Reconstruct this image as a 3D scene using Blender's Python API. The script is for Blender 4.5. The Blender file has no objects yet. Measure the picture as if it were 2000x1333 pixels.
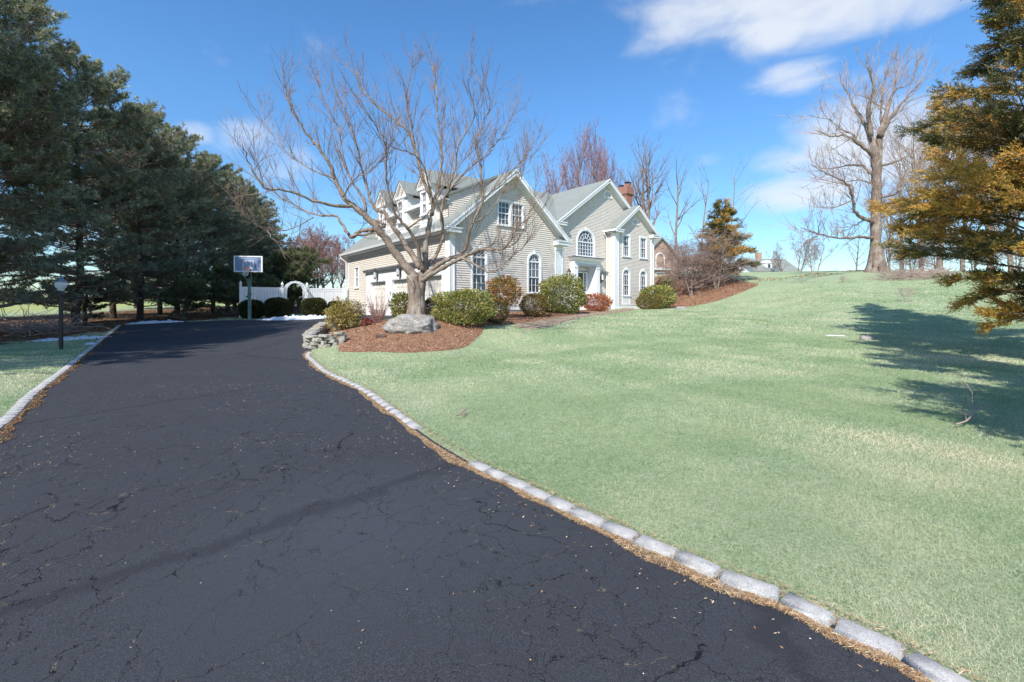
import bpy, math, random
import numpy as np
from mathutils import Vector, Matrix, noise as mnoise
from mathutils.geometry import delaunay_2d_cdt

R_ = math.radians
random.seed(7); rng = np.random.default_rng(7)
sc = bpy.context.scene
col = sc.collection
EYE = 1.6; FOC = 889.0; HOR = 600.0

# ---------------------------------------------------------------- camera, light, exposure
cam_d = bpy.data.cameras.new('camera'); cam = bpy.data.objects.new('camera', cam_d); col.objects.link(cam)
cam.location = (0, 0, EYE); cam.rotation_euler = (R_(90), 0, 0)
cam_d.lens = 16.0; cam_d.sensor_width = 36.0; cam_d.shift_y = -66.5 / 2000
cam_d.clip_start = 0.05; cam_d.clip_end = 3000
sc.camera = cam
SUN_EL = 43.0; LX, LY = 0.40, 0.917          # horizontal direction the light travels
sun_d = bpy.data.lights.new('sun', 'SUN'); sun_d.energy = 4.6; sun_d.angle = R_(0.5); sun_d.color = (1.0, 0.955, 0.88)
sun = bpy.data.objects.new('sun', sun_d); col.objects.link(sun); sun.location = (-20, -40, 40)
ldir = Vector((LX * math.cos(R_(SUN_EL)), LY * math.cos(R_(SUN_EL)), -math.sin(R_(SUN_EL))))
sun.rotation_euler = ldir.to_track_quat('-Z', 'Y').to_euler()
sc.view_settings.view_transform = 'Standard'; sc.view_settings.look = 'None'
sc.view_settings.gamma = 1.0; sc.view_settings.use_curve_mapping = False
sc.view_settings.exposure = 0.47
sc.cycles.max_bounces = 6; sc.cycles.diffuse_bounces = 3; sc.cycles.transparent_max_bounces = 8

def build_world():
    w = bpy.data.worlds.new('World'); sc.world = w; w.use_nodes = True
    nt = w.node_tree; N = nt.nodes; L = nt.links; N.clear()
    out = N.new('ShaderNodeOutputWorld'); bg = N.new('ShaderNodeBackground'); L.new(bg.outputs[0], out.inputs[0])
    bg.inputs['Strength'].default_value = 0.15
    sky = N.new('ShaderNodeTexSky'); sky.sky_type = 'NISHITA'; sky.sun_disc = False
    sky.sun_elevation = R_(SUN_EL); sky.sun_rotation = math.atan2(-LX, -LY)
    sky.air_density = 1.0; sky.dust_density = 0.3; sky.ozone_density = 2.0
    hs = N.new('ShaderNodeHueSaturation'); hs.inputs['Saturation'].default_value = 1.20; hs.inputs['Value'].default_value = 1.0
    L.new(sky.outputs[0], hs.inputs['Color'])
    tc = N.new('ShaderNodeTexCoord'); geo = tc.outputs['Generated']
    def blob(px, py, sx, sy):
        c = Vector((px - 1000, FOC, HOR - py)).normalized()
        s = N.new('ShaderNodeVectorMath'); s.operation = 'SUBTRACT'; s.inputs[1].default_value = c; L.new(geo, s.inputs[0])
        m = N.new('ShaderNodeVectorMath'); m.operation = 'MULTIPLY'; m.inputs[1].default_value = (FOC / sx, FOC / sx, FOC / sy); L.new(s.outputs[0], m.inputs[0])
        l = N.new('ShaderNodeVectorMath'); l.operation = 'LENGTH'; L.new(m.outputs[0], l.inputs[0])
        r = N.new('ShaderNodeMapRange'); r.interpolation_type = 'SMOOTHSTEP'
        r.inputs['From Min'].default_value = 1.25; r.inputs['From Max'].default_value = 0.15; L.new(l.outputs['Value'], r.inputs['Value'])
        return r.outputs[0]
    acc = None
    for b, k in (((1540, -40, 280, 100), 1.0), ((1700, 5, 160, 60), .8), ((1380, -5, 150, 60), .8), ((1520, 58, 80, 40), .85), ((1560, 148, 90, 30), .7), ((1700, 135, 110, 28), .45),
                 ((1640, 270, 120, 70), .85), ((1530, 310, 90, 40), .75), ((1590, 370, 150, 50), .8), ((1390, 312, 50, 22), .6), ((1720, 300, 140, 90), .85),
                 ((480, 275, 70, 42), .62), ((540, 320, 90, 40), .55), ((375, 262, 50, 32), .7), ((430, 300, 80, 30), .5), ((1370, 375, 60, 40), .35)):
        o = blob(*b); m = N.new('ShaderNodeMath'); m.operation = 'MULTIPLY'; m.inputs[1].default_value = k; L.new(o, m.inputs[0])
        if acc is None: acc = m.outputs[0]
        else:
            a = N.new('ShaderNodeMath'); a.operation = 'MAXIMUM'; L.new(acc, a.inputs[0]); L.new(m.outputs[0], a.inputs[1]); acc = a.outputs[0]
    mp = N.new('ShaderNodeMapping'); mp.inputs['Scale'].default_value = (1, 1, 2.0); L.new(geo, mp.inputs[0])
    n1 = N.new('ShaderNodeTexNoise'); n1.inputs['Scale'].default_value = 6; n1.inputs['Detail'].default_value = 10; n1.inputs['Roughness'].default_value = .55; n1.inputs['Distortion'].default_value = .3
    L.new(mp.outputs[0], n1.inputs['Vector'])
    a = N.new('ShaderNodeMath'); a.operation = 'MULTIPLY_ADD'; a.inputs[1].default_value = 1.9; a.inputs[2].default_value = -.95; L.new(n1.outputs['Fac'], a.inputs[0])
    s = N.new('ShaderNodeMath'); s.operation = 'ADD'; L.new(a.outputs[0], s.inputs[0]); L.new(acc, s.inputs[1])
    r = N.new('ShaderNodeMapRange'); r.interpolation_type = 'SMOOTHSTEP'; r.inputs['From Min'].default_value = .15; r.inputs['From Max'].default_value = 1.1; r.inputs['To Max'].default_value = .85
    L.new(s.outputs[0], r.inputs['Value'])
    mix = N.new('ShaderNodeMix'); mix.data_type = 'RGBA'; L.new(r.outputs[0], mix.inputs[0]); tint = N.new('ShaderNodeMix'); tint.data_type = 'RGBA'; tint.blend_type = 'MULTIPLY'; tint.inputs[0].default_value = 1; tint.inputs[7].default_value = (.87, 1.01, 1.09, 1)
    sxyz = N.new('ShaderNodeSeparateXYZ'); tcc = N.new('ShaderNodeTexCoord'); L.new(tcc.outputs['Generated'], sxyz.inputs[0])
    hz = N.new('ShaderNodeMapRange'); hz.inputs['From Min'].default_value = 0; hz.inputs['From Max'].default_value = .40; hz.inputs['To Min'].default_value = .76; hz.inputs['To Max'].default_value = 1; L.new(sxyz.outputs[2], hz.inputs[0])
    hm = N.new('ShaderNodeVectorMath'); hm.operation = 'SCALE'; L.new(hs.outputs[0], hm.inputs[0]); L.new(hz.outputs[0], hm.inputs['Scale']); L.new(hm.outputs[0], tint.inputs[6])
    L.new(tint.outputs[2], mix.inputs[6])
    mix.inputs[7].default_value = (4.3, 4.5, 4.8, 1)
    L.new(mix.outputs[2], bg.inputs['Color'])
build_world()

# ---------------------------------------------------------------- helpers
def W(px, py, D): return Vector(((px - 1000) / FOC * D, D, EYE + (HOR - py) / FOC * D))

def tag(o, label=None, cat=None, group=None, kind=None):
    if label: o['label'] = label
    if cat: o['category'] = cat
    if group: o['group'] = group
    if kind: o['kind'] = kind
    return o

def empty(name, loc=(0, 0, 0), rz=0, **kw):
    o = bpy.data.objects.new(name, None); col.objects.link(o); o.location = loc; o.rotation_euler = (0, 0, rz)
    o.empty_display_size = .2
    return tag(o, **kw)

def obj(name, me, parent=None, **kw):
    o = bpy.data.objects.new(name, me); col.objects.link(o)
    if parent: o.parent = parent
    return tag(o, **kw)

def mesh_np(name, V, F, mat, colors=None, smooth=False):
    V = np.asarray(V, dtype=np.float32).reshape(-1, 3); F = np.asarray(F, dtype=np.int32)
    n, k = F.shape
    me = bpy.data.meshes.new(name)
    me.vertices.add(len(V)); me.vertices.foreach_set('co', V.ravel())
    me.loops.add(n * k); me.loops.foreach_set('vertex_index', F.ravel())
    me.polygons.add(n); me.polygons.foreach_set('loop_start', np.arange(0, n * k, k, dtype=np.int32))
    me.polygons.foreach_set('loop_total', np.full(n, k, dtype=np.int32))
    if smooth: me.polygons.foreach_set('use_smooth', np.ones(n, dtype=bool))
    if colors is not None:
        at = me.color_attributes.new('Col', 'FLOAT_COLOR', 'POINT')
        C = np.ones((len(V), 4), dtype=np.float32); C[:, :3] = colors; at.data.foreach_set('color', C.ravel())
    me.materials.append(mat); me.update(calc_edges=True)
    return me

class MB:
    def __init__(s): s.v = []; s.f = []
    def add(s, vs, fs):
        b = len(s.v); s.v += [tuple(v) for v in vs]; s.f += [tuple(b + i for i in f) for f in fs]
    def box(s, x0, x1, y0, y1, z0, z1):
        s.add([(x0, y0, z0), (x1, y0, z0), (x1, y1, z0), (x0, y1, z0), (x0, y0, z1), (x1, y0, z1), (x1, y1, z1), (x0, y1, z1)],
              [(0, 3, 2, 1), (4, 5, 6, 7), (0, 1, 5, 4), (1, 2, 6, 5), (2, 3, 7, 6), (3, 0, 4, 7)])
    def hexa(s, p): s.add(p, [(0, 3, 2, 1), (4, 5, 6, 7), (0, 1, 5, 4), (1, 2, 6, 5), (2, 3, 7, 6), (3, 0, 4, 7)])
    def prism(s, poly, vec):
        n = len(poly); vec = Vector(vec)
        s.add([Vector(p) for p in poly] + [Vector(p) + vec for p in poly],
              [tuple(range(n))[::-1], tuple(range(n, 2 * n))] + [(i, (i + 1) % n, n + (i + 1) % n, n + i) for i in range(n)])
    def tube(s, pts, rad, k=8, cap=True):
        pts = [Vector(p) for p in pts]; n = len(pts)
        if not hasattr(rad, '__len__'): rad = [rad] * n
        b = len(s.v); up = Vector((0.3, 0.2, 1)).normalized()
        for i, p in enumerate(pts):
            t = (pts[min(i + 1, n - 1)] - pts[max(i - 1, 0)]).normalized()
            u = t.cross(up)
            if u.length < .05: u = t.cross(Vector((1, 0, 0)))
            u.normalize(); w = t.cross(u)
            for j in range(k):
                a = 2 * math.pi * j / k; s.v.append(tuple(p + (u * math.cos(a) + w * math.sin(a)) * rad[i]))
        for i in range(n - 1):
            for j in range(k):
                s.f.append((b + i * k + j, b + i * k + (j + 1) % k, b + (i + 1) * k + (j + 1) % k, b + (i + 1) * k + j))
        if cap: s.f.append(tuple(b + j for j in range(k))[::-1]); s.f.append(tuple(b + (n - 1) * k + j for j in range(k)))
    def lathe(s, prof, c=(0, 0, 0), k=16):
        b = len(s.v)
        for (r, z) in prof:
            for j in range(k):
                a = 2 * math.pi * j / k; s.v.append((c[0] + r * math.cos(a), c[1] + r * math.sin(a), c[2] + z))
        for i in range(len(prof) - 1):
            for j in range(k): s.f.append((b + i * k + j, b + i * k + (j + 1) % k, b + (i + 1) * k + (j + 1) % k, b + (i + 1) * k + j))
    def build(s, name, mat, parent=None, smooth=False, **kw):
        me = bpy.data.meshes.new(name); me.from_pydata(s.v, [], s.f); me.materials.append(mat)
        if smooth: me.polygons.foreach_set('use_smooth', np.ones(len(me.polygons), dtype=bool))
        me.update(); return obj(name, me, parent, **kw)

# ---------------------------------------------------------------- materials
def newmat(name, rough=.6, spec=.4):
    m = bpy.data.materials.new(name); m.use_nodes = True; nt = m.node_tree; p = nt.nodes['Principled BSDF']
    p.inputs['Roughness'].default_value = rough; p.inputs['Specular IOR Level'].default_value = spec
    return m, nt, p
def nd(nt, t, **kw):
    n = nt.nodes.new(t)
    for k, v in kw.items():
        if k in n.inputs: n.inputs[k].default_value = v
        else: setattr(n, k, v)
    return n
def pos(nt):
    return nd(nt, 'ShaderNodeNewGeometry').outputs['Position']
def nz(nt, vec, scale, detail=4, rough=.55, dist=0):
    n = nd(nt, 'ShaderNodeTexNoise'); n.inputs['Scale'].default_value = scale; n.inputs['Detail'].default_value = detail
    n.inputs['Roughness'].default_value = rough; n.inputs['Distortion'].default_value = dist
    if vec is not None: nt.links.new(vec, n.inputs['Vector'])
    return n.outputs['Fac']
def ramp(nt, fac, stops):
    r = nd(nt, 'ShaderNodeValToRGB'); e = r.color_ramp.elements
    while len(e) < len(stops): e.new(.5)
    for i, (p, c) in enumerate(stops): e[i].position = p; e[i].color = (c[0], c[1], c[2], 1)
    nt.links.new(fac, r.inputs[0]); return r.outputs[0]
def mixc(nt, fac, a, b, mode='MIX'):
    m = nd(nt, 'ShaderNodeMix'); m.data_type = 'RGBA'; m.blend_type = mode
    for i, x in ((0, fac), (6, a), (7, b)):
        if isinstance(x, (int, float)): m.inputs[i].default_value = x
        elif isinstance(x, tuple): m.inputs[i].default_value = (*x, 1)
        else: nt.links.new(x, m.inputs[i])
    return m.outputs[2]
def maprange(nt, v, a, b, c=0, d=1):
    m = nd(nt, 'ShaderNodeMapRange'); m.inputs['From Min'].default_value = a; m.inputs['From Max'].default_value = b
    m.inputs['To Min'].default_value = c; m.inputs['To Max'].default_value = d; nt.links.new(v, m.inputs[0]); return m.outputs[0]
def math_(nt, op, a, b):
    m = nd(nt, 'ShaderNodeMath', operation=op)
    for i, x in ((0, a), (1, b)):
        if isinstance(x, (int, float)): m.inputs[i].default_value = x
        else: nt.links.new(x, m.inputs[i])
    return m.outputs[0]
def bump(nt, p, h, strength=.3, dist=.01):
    b = nd(nt, 'ShaderNodeBump'); b.inputs['Strength'].default_value = strength; b.inputs['Distance'].default_value = dist
    nt.links.new(h, b.inputs['Height']); nt.links.new(b.outputs[0], p.inputs['Normal']); return b
def simple(name, c, rough=.6, spec=.4, var=.12, scale=6, bstr=.1, bscale=60, metal=0):
    m, nt, p = newmat(name, rough, spec); P = pos(nt)
    n = nz(nt, P, scale, 5)
    c2 = tuple(min(1, x * (1 + var)) for x in c); c1 = tuple(x * (1 - var) for x in c)
    nt.links.new(ramp(nt, n, [(.3, c1), (.7, c2)]), p.inputs['Base Color'])
    if bstr: bump(nt, p, nz(nt, P, bscale, 3), bstr, .004)
    p.inputs['Metallic'].default_value = metal
    return m
def attrmat(name, rough=.55, spec=.3, trans=0.0):
    m, nt, p = newmat(name, rough, spec)
    a = nd(nt, 'ShaderNodeAttribute', attribute_name='Col'); nt.links.new(a.outputs['Color'], p.inputs['Base Color'])
    if trans:
        t = nd(nt, 'ShaderNodeBsdfTranslucent'); nt.links.new(a.outputs['Color'], t.inputs['Color'])
        mx = nd(nt, 'ShaderNodeMixShader'); mx.inputs[0].default_value = trans
        nt.links.new(p.outputs[0], mx.inputs[1]); nt.links.new(t.outputs[0], mx.inputs[2])
        nt.links.new(mx.outputs[0], nt.nodes['Material Output'].inputs['Surface'])
    return m
M = {}
M['trim'] = simple('white_trim', (.80, .80, .80), .45, .4, .04, 2, .05)
M['vinyl'] = simple('white_vinyl', (.80, .81, .82), .35, .5, .03, 1.5, .03)
M['siding'] = simple('beige_clapboard', (.665, .60, .53), .55, .35, .06, 3, .08)
M['door_panel'] = simple('cream_garage_door', (.70, .65, .59), .5, .4, .03, 2, .05)
M['concrete'] = simple('foundation_concrete', (.34, .31, .27), .85, .2, .2, 4, .4, 40)
M['black'] = simple('black_metal', (.025, .025, .03), .4, .5, .2, 8, .05)
M['darkdoor'] = simple('dark_door_paint', (.02, .025, .035), .3, .5, .1, 4, 0)
M['green_metal'] = simple('weathered_green_pole', (.13, .22, .20), .45, .5, .25, 5, .1)
M['copper'] = simple('flashing_metal', (.25, .26, .28), .35, .5, .1, 5, 0, metal=.6)
M['soffit'] = simple('painted_soffit', (.62, .60, .60), .6, .3, .04, 2, 0)
M['orange'] = simple('orange_rim', (.55, .10, .03), .4, .5, .1, 5, 0)
M['net'] = simple('net_cord', (.65, .65, .63), .8, .1, .1, 5, 0)
def glassmat():
    m, nt, p = newmat('window_glass', .04, .8); P = pos(nt)
    n = nz(nt, P, .9, 3)
    nt.links.new(ramp(nt, n, [(.35, (.03, .04, .052)), (.65, (.13, .155, .18))]), p.inputs['Base Color'])
    bump(nt, p, nz(nt, P, 2.5, 1), .05, .01); return m
M['glass'] = glassmat()
def shingles():
    m, nt, p = newmat('grey_green_shingles', .9, .15); P = pos(nt)
    br = nd(nt, 'ShaderNodeTexNoise'); br.inputs['Scale'].default_value = 1.0
    big = nz(nt, P, .7, 6, .6); fine = nz(nt, P, 9, 4, .7)
    c = mixc(nt, .5, ramp(nt, big, [(.3, (.20, .213, .198)), (.7, (.285, .295, .27))]), ramp(nt, fine, [(.3, (.16, .18, .165)), (.75, (.37, .385, .35))]))
    sp = nd(nt, 'ShaderNodeSeparateXYZ'); nt.links.new(P, sp.inputs[0])
    w = nd(nt, 'ShaderNodeTexWave', wave_profile='SAW', bands_direction='Z'); w.inputs['Scale'].default_value = 3.4; w.inputs['Distortion'].default_value = .25; w.inputs['Detail Scale'].default_value = 8
    nt.links.new(P, w.inputs[0])
    c = mixc(nt, maprange(nt, w.outputs['Fac'], .7, 1, 0, .4), c, (.10, .12, .11))
    nt.links.new(c, p.inputs['Base Color']); bump(nt, p, math_(nt, 'ADD', w.outputs['Fac'], fine), .4, .012); return m
M['roof'] = shingles()
def brickmat(name, c1, c2, mortar, scale=1.0):
    m, nt, p = newmat(name, .85, .2)
    tc = nd(nt, 'ShaderNodeTexCoord'); mp = nd(nt, 'ShaderNodeMapping'); mp.inputs['Rotation'].default_value = (R_(90), 0, R_(0))
    nt.links.new(tc.outputs['Object'], mp.inputs[0])
    sp = nd(nt, 'ShaderNodeSeparateXYZ'); nt.links.new(tc.outputs['Object'], sp.inputs[0])
    cb = nd(nt, 'ShaderNodeCombineXYZ'); nt.links.new(math_(nt, 'ADD', sp.outputs[0], sp.outputs[1]), cb.inputs[0]); nt.links.new(sp.outputs[2], cb.inputs[1])
    b = nd(nt, 'ShaderNodeTexBrick'); b.inputs['Scale'].default_value = scale; b.inputs['Brick Width'].default_value = .21; b.inputs['Row Height'].default_value = .075; b.inputs['Mortar Size'].default_value = .01
    b.inputs['Color1'].default_value = (*c1, 1); b.inputs['Color2'].default_value = (*c2, 1); b.inputs['Mortar'].default_value = (*mortar, 1)
    nt.links.new(cb.outputs[0], b.inputs['Vector'])
    c = mixc(nt, .35, b.outputs['Color'], ramp(nt, nz(nt, tc.outputs['Object'], 3, 5), [(.3, c1), (.7, c2)]))
    nt.links.new(c, p.inputs['Base Color']); bump(nt, p, b.outputs['Fac'], -.4, .01); return m
M['brick'] = brickmat('red_brick', (.28, .095, .06), (.37, .16, .105), (.36, .30, .25))
M['brick_pale'] = brickmat('pale_brick', (.34, .18, .13), (.44, .28, .21), (.45, .40, .35))
def bark(name, c1, c2, c3, scale=6):
    m, nt, p = newmat(name, .9, .15); P = pos(nt)
    mp = nd(nt, 'ShaderNodeMapping'); mp.inputs['Scale'].default_value = (1, 1, .25); nt.links.new(P, mp.inputs[0])
    a = nz(nt, mp.outputs[0], scale * 3, 6, .7, .4); b = nz(nt, P, scale * .5, 4, .6)
    c = ramp(nt, a, [(.25, c1), (.6, c2), (.85, c3)])
    c = mixc(nt, maprange(nt, b, .52, .62, 0, .45), c, (.37, .37, .31)); c = mixc(nt, maprange(nt, nz(nt, P, scale * .9, 5, .7), .58, .66, 0, .6), c, (.075, .05, .04))
    nt.links.new(c, p.inputs['Base Color']); bump(nt, p, a, .7, .03); return m
M['bark_grey'] = bark('grey_brown_bark', (.10, .07, .055), (.29, .225, .18), (.50, .44, .37))
M['bark_dark'] = bark('dark_pine_bark', (.03, .025, .02), (.085, .065, .055), (.16, .13, .11))
M['bark_pale'] = bark('pale_furrowed_bark', (.10, .07, .06), (.26, .19, .155), (.38, .30, .25), 3)
M['twig'] = simple('brown_twigs', (.25, .175, .14), .8, .2, .5, 3, 0)
M['twig_red'] = simple('reddish_twigs', (.30, .15, .125), .8, .2, .3, .6, 0)
M['twig_pale'] = simple('pale_twigs', (.38, .29, .25), .8, .2, .25, .6, 0)
M['twig_mauve'] = simple('mauve_twigs', (.29, .21, .185), .8, .2, .25, .8, 0)
M['leaf'] = attrmat('leaf_surface', .45, .45, .12)
M['needle'] = attrmat('needle_surface', .6, .25, .35)
M['grass'] = attrmat('grass_blades', .6, .25, .2)
M['chips'] = attrmat('dry_litter', .85, .15)
def rockmat():
    m, nt, p = newmat('lichen_boulder', .9, .2); P = pos(nt)
    a = nz(nt, P, 5, 8, .7, .3); b = nz(nt, P, 22, 6, .7); g = nz(nt, P, 2.2, 5, .6)
    c = mixc(nt, .5, ramp(nt, a, [(.3, (.08, .07, .065)), (.48, (.27, .25, .23)), (.66, (.50, .48, .45))]), ramp(nt, b, [(.35, (.10, .09, .085)), (.65, (.48, .46, .43))]))
    c = mixc(nt, maprange(nt, g, .55, .7, 0, .5), c, (.20, .19, .09)); c = mixc(nt, maprange(nt, nz(nt, P, 3.5, 4), .62, .7, 0, .5), c, (.30, .20, .12))
    nt.links.new(c, p.inputs['Base Color']); bump(nt, p, a, .8, .06); return m
M['rock'] = rockmat()
def stonemat():
    m, nt, p = newmat('fieldstone', .9, .2)
    tc = nd(nt, 'ShaderNodeTexCoord'); oi = nd(nt, 'ShaderNodeObjectInfo'); P = pos(nt)
    a = nz(nt, P, 14, 6, .65); c0 = ramp(nt, oi.outputs['Random'], [(0, (.28, .255, .22)), (.35, (.42, .38, .32)), (.6, (.36, .35, .33)), (.82, (.46, .38, .26)), (1, (.42, .27, .12))])
    c = mixc(nt, .55, c0, ramp(nt, a, [(.3, (.13, .12, .10)), (.7, (.55, .51, .45))]))
    nt.links.new(c, p.inputs['Base Color']); bump(nt, p, a, .6, .03); return m
M['stone'] = stonemat()
def granite():
    m, nt, p = newmat('granite_kerb', .85, .25); P = pos(nt); oi = nd(nt, 'ShaderNodeObjectInfo')
    a = nz(nt, P, 160, 3, .6); b = nz(nt, P, 18, 5, .6)
    c = mixc(nt, .5, ramp(nt, a, [(.3, (.13, .125, .115)), (.5, (.46, .44, .42)), (.7, (.70, .68, .65))]), ramp(nt, b, [(.3, (.24, .225, .205)), (.7, (.58, .56, .53))]))
    c = mixc(nt, maprange(nt, oi.outputs['Random'], 0, 1, 0, .25), c, (.34, .33, .35))
    c = mixc(nt, maprange(nt, nz(nt, P, 7, 3), .66, .72, 0, .45), c, (.22, .47, .46))
    nt.links.new(c, p.inputs['Base Color']); bump(nt, p, math_(nt, 'ADD', a, b), .5, .008); return m
M['granite'] = granite()
def asphalt():
    m, nt, p = newmat('cracked_asphalt', .82, .25); P = pos(nt)
    ag = nz(nt, P, 190, 3, .8); ag2 = nz(nt, P, 60, 4, .7); big = nz(nt, P, .45, 5, .6); mid = nz(nt, P, 3.5, 5, .65)
    c = ramp(nt, ag, [(.30, (.008, .0085, .010)), (.50, (.029, .030, .036)), (.66, (.17, .172, .184))])
    c = mixc(nt, .45, c, ramp(nt, ag2, [(.3, (.016, .0165, .020)), (.7, (.044, .0455, .053))]))
    c = mixc(nt, maprange(nt, big, .35, .65, .0, .5), c, (.044, .047, .057))
    c = mixc(nt, maprange(nt, mid, .62, .8, 0, .2), c, (.018, .018, .022))
    # warped coordinates for the cracks
    wn = nd(nt, 'ShaderNodeTexNoise'); wn.inputs['Scale'].default_value = 1.4; wn.inputs['Detail'].default_value = 6; wn.inputs['Roughness'].default_value = .62; nt.links.new(P, wn.inputs['Vector'])
    sb = nd(nt, 'ShaderNodeVectorMath', operation='SUBTRACT'); sb.inputs[1].default_value = (.5, .5, .5); nt.links.new(wn.outputs['Color'], sb.inputs[0])
    sl = nd(nt, 'ShaderNodeVectorMath', operation='SCALE'); sl.inputs['Scale'].default_value = .75; nt.links.new(sb.outputs[0], sl.inputs[0])
    ad = nd(nt, 'ShaderNodeVectorMath', operation='ADD'); nt.links.new(P, ad.inputs[0]); nt.links.new(sl.outputs[0], ad.inputs[1])
    fl = nd(nt, 'ShaderNodeVectorMath', operation='MULTIPLY'); fl.inputs[1].default_value = (1, .75, 0); nt.links.new(ad.outputs[0], fl.inputs[0])
    fl2 = nd(nt, 'ShaderNodeVectorMath', operation='MULTIPLY'); fl2.inputs[1].default_value = (1.5, .5, 0); nt.links.new(ad.outputs[0], fl2.inputs[0])
    spx = nd(nt, 'ShaderNodeSeparateXYZ'); nt.links.new(P, spx.inputs[0])
    def disc(cx, cy, r0, r1):
        d = nd(nt, 'ShaderNodeVectorMath', operation='DISTANCE'); cb = nd(nt, 'ShaderNodeCombineXYZ'); nt.links.new(spx.outputs[0], cb.inputs[0]); nt.links.new(spx.outputs[1], cb.inputs[1])
        nt.links.new(cb.outputs[0], d.inputs[0]); d.inputs[1].default_value = (cx, cy, 0); return maprange(nt, d.outputs['Value'], r0, r1, 1, 0)
    def crack(scale, wdt, lo, hi, nscale, fl=fl):
        v = nd(nt, 'ShaderNodeTexVoronoi', feature='DISTANCE_TO_EDGE'); v.inputs['Scale'].default_value = scale; nt.links.new(fl.outputs[0], v.inputs['Vector'])
        k = maprange(nt, v.outputs['Distance'], wdt, wdt * .25, 0, 1)
        g = maprange(nt, nz(nt, P, nscale, 3), lo, hi, 0, 1)
        return math_(nt, 'MULTIPLY', k, g)
    k1 = crack(1.6, .0048, .47, .56, .5); k2 = crack(4.2, .0085, .52, .60, .8)
    left = math_(nt, 'MULTIPLY', maprange(nt, spx.outputs[0], -1.25, -1.9, 0, 1), maprange(nt, spx.outputs[1], 9, 5, .25, 1))
    kl = math_(nt, 'MULTIPLY', math_(nt, 'MAXIMUM', crack(2.4, .0085, .36, .46, .9, fl2), crack(5.0, .009, .52, .58, 1.3, fl2)), left)
    kr = math_(nt, 'MULTIPLY', crack(4.4, .009, .36, .46, 1.0), math_(nt, 'MAXIMUM', disc(-.45, 3.7, .8, 1.5), disc(.35, 2.3, .5, 1.1)))
    calm = disc(-1.15, 3.1, .35, 1.0)
    k = math_(nt, 'MULTIPLY', math_(nt, 'MAXIMUM', k1, k2), math_(nt, 'SUBTRACT', 1.0, calm)); k = math_(nt, 'MAXIMUM', math_(nt, 'MAXIMUM', kl, kr), k)
    c = mixc(nt, math_(nt, 'MULTIPLY', disc(-1.1, 3.3, .2, 1.6), .45), c, (.062, .068, .082))
    fill = ramp(nt, nz(nt, P, 9, 3), [(.53, (.006, .006, .008)), (.66, (.20, .16, .115))])
    c = mixc(nt, k, c, fill)
    sealv = nd(nt, 'ShaderNodeTexVoronoi', feature='DISTANCE_TO_EDGE'); sealv.inputs['Scale'].default_value = .17; nt.links.new(fl.outputs[0], sealv.inputs['Vector'])
    c = mixc(nt, maprange(nt, sealv.outputs['Distance'], .014, .004, 0, .4), c, (.016, .016, .020))
    grv = maprange(nt, nz(nt, P, 1.1, 4, .7), .76, .82, 0, 1)
    c = mixc(nt, math_(nt, 'MULTIPLY', grv, maprange(nt, nz(nt, P, 70, 2), .56, .62, 0, 1)), c, (.28, .24, .19))
    nt.links.new(c, p.inputs['Base Color'])
    h = math_(nt, 'SUBTRACT', math_(nt, 'ADD', math_(nt, 'MULTIPLY', ag, .5), math_(nt, 'MULTIPLY', ag2, .6)), math_(nt, 'MULTIPLY', k, 2.0))
    bump(nt, p, h, .55, .006); return m
M['asphalt'] = asphalt()
GR_A = (.235, .315, .195); GR_B = (.40, .475, .335)
def lawnmat():
    m, nt, p = newmat('winter_lawn', .9, .1); P = pos(nt)
    big = nz(nt, P, .22, 6, .6, .4); mid = nz(nt, P, 1.3, 6, .65, .3)
    mp = nd(nt, 'ShaderNodeMapping'); mp.inputs['Scale'].default_value = (1, 1, 1); nt.links.new(P, mp.inputs[0])
    fine = nz(nt, mp.outputs[0], 38, 5, .75)
    c = ramp(nt, big, [(.32, (.22, .29, .12)), (.5, (.36, .41, .22)), (.68, (.52, .53, .33))])
    c = mixc(nt, .5, c, ramp(nt, mid, [(.3, (.14, .25, .11)), (.5, (.34, .40, .235)), (.7, (.54, .55, .37))]))
    c = mixc(nt, .5, c, ramp(nt, nz(nt, P, 5.5, 8, .72), [(.34, (.13, .24, .10)), (.5, (.38, .44, .26)), (.66, (.66, .64, .47))]))
    c = mixc(nt, maprange(nt, nz(nt, P, .55, 5, .6), .58, .68, 0, .5), c, (.50, .47, .31))
    c = mixc(nt, .55, c, ramp(nt, fine, [(.34, (.05, .11, .04)), (.52, (.30, .38, .22)), (.70, (.62, .64, .46))]))
    # leaf litter under the pines (left) and on the bank behind the house
    sp = nd(nt, 'ShaderNodeSeparateXYZ'); nt.links.new(P, sp.inputs[0])
    litter = ramp(nt, nz(nt, P, 12, 6, .7), [(.3, (.055, .035, .022)), (.6, (.20, .115, .065)), (.8, (.34, .24, .16))])
    ed = math_(nt, 'ADD', sp.outputs[0], math_(nt, 'MULTIPLY', nz(nt, P, .8, 4), 3.0))
    inb = math_(nt, 'MULTIPLY', maprange(nt, ed, -17.2, -17.6, 0, 1), maprange(nt, ed, -36, -33, 0, 1))
    c = mixc(nt, inb, c, litter)
    c = mixc(nt, maprange(nt, sp.outputs[0], -38, -44, 0, .75), c, (.36, .38, .12))
    nt.links.new(c, p.inputs['Base Color'])
    bump(nt, p, math_(nt, 'ADD', fine, mid), .8, .04); return m
M['lawn'] = lawnmat()
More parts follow.
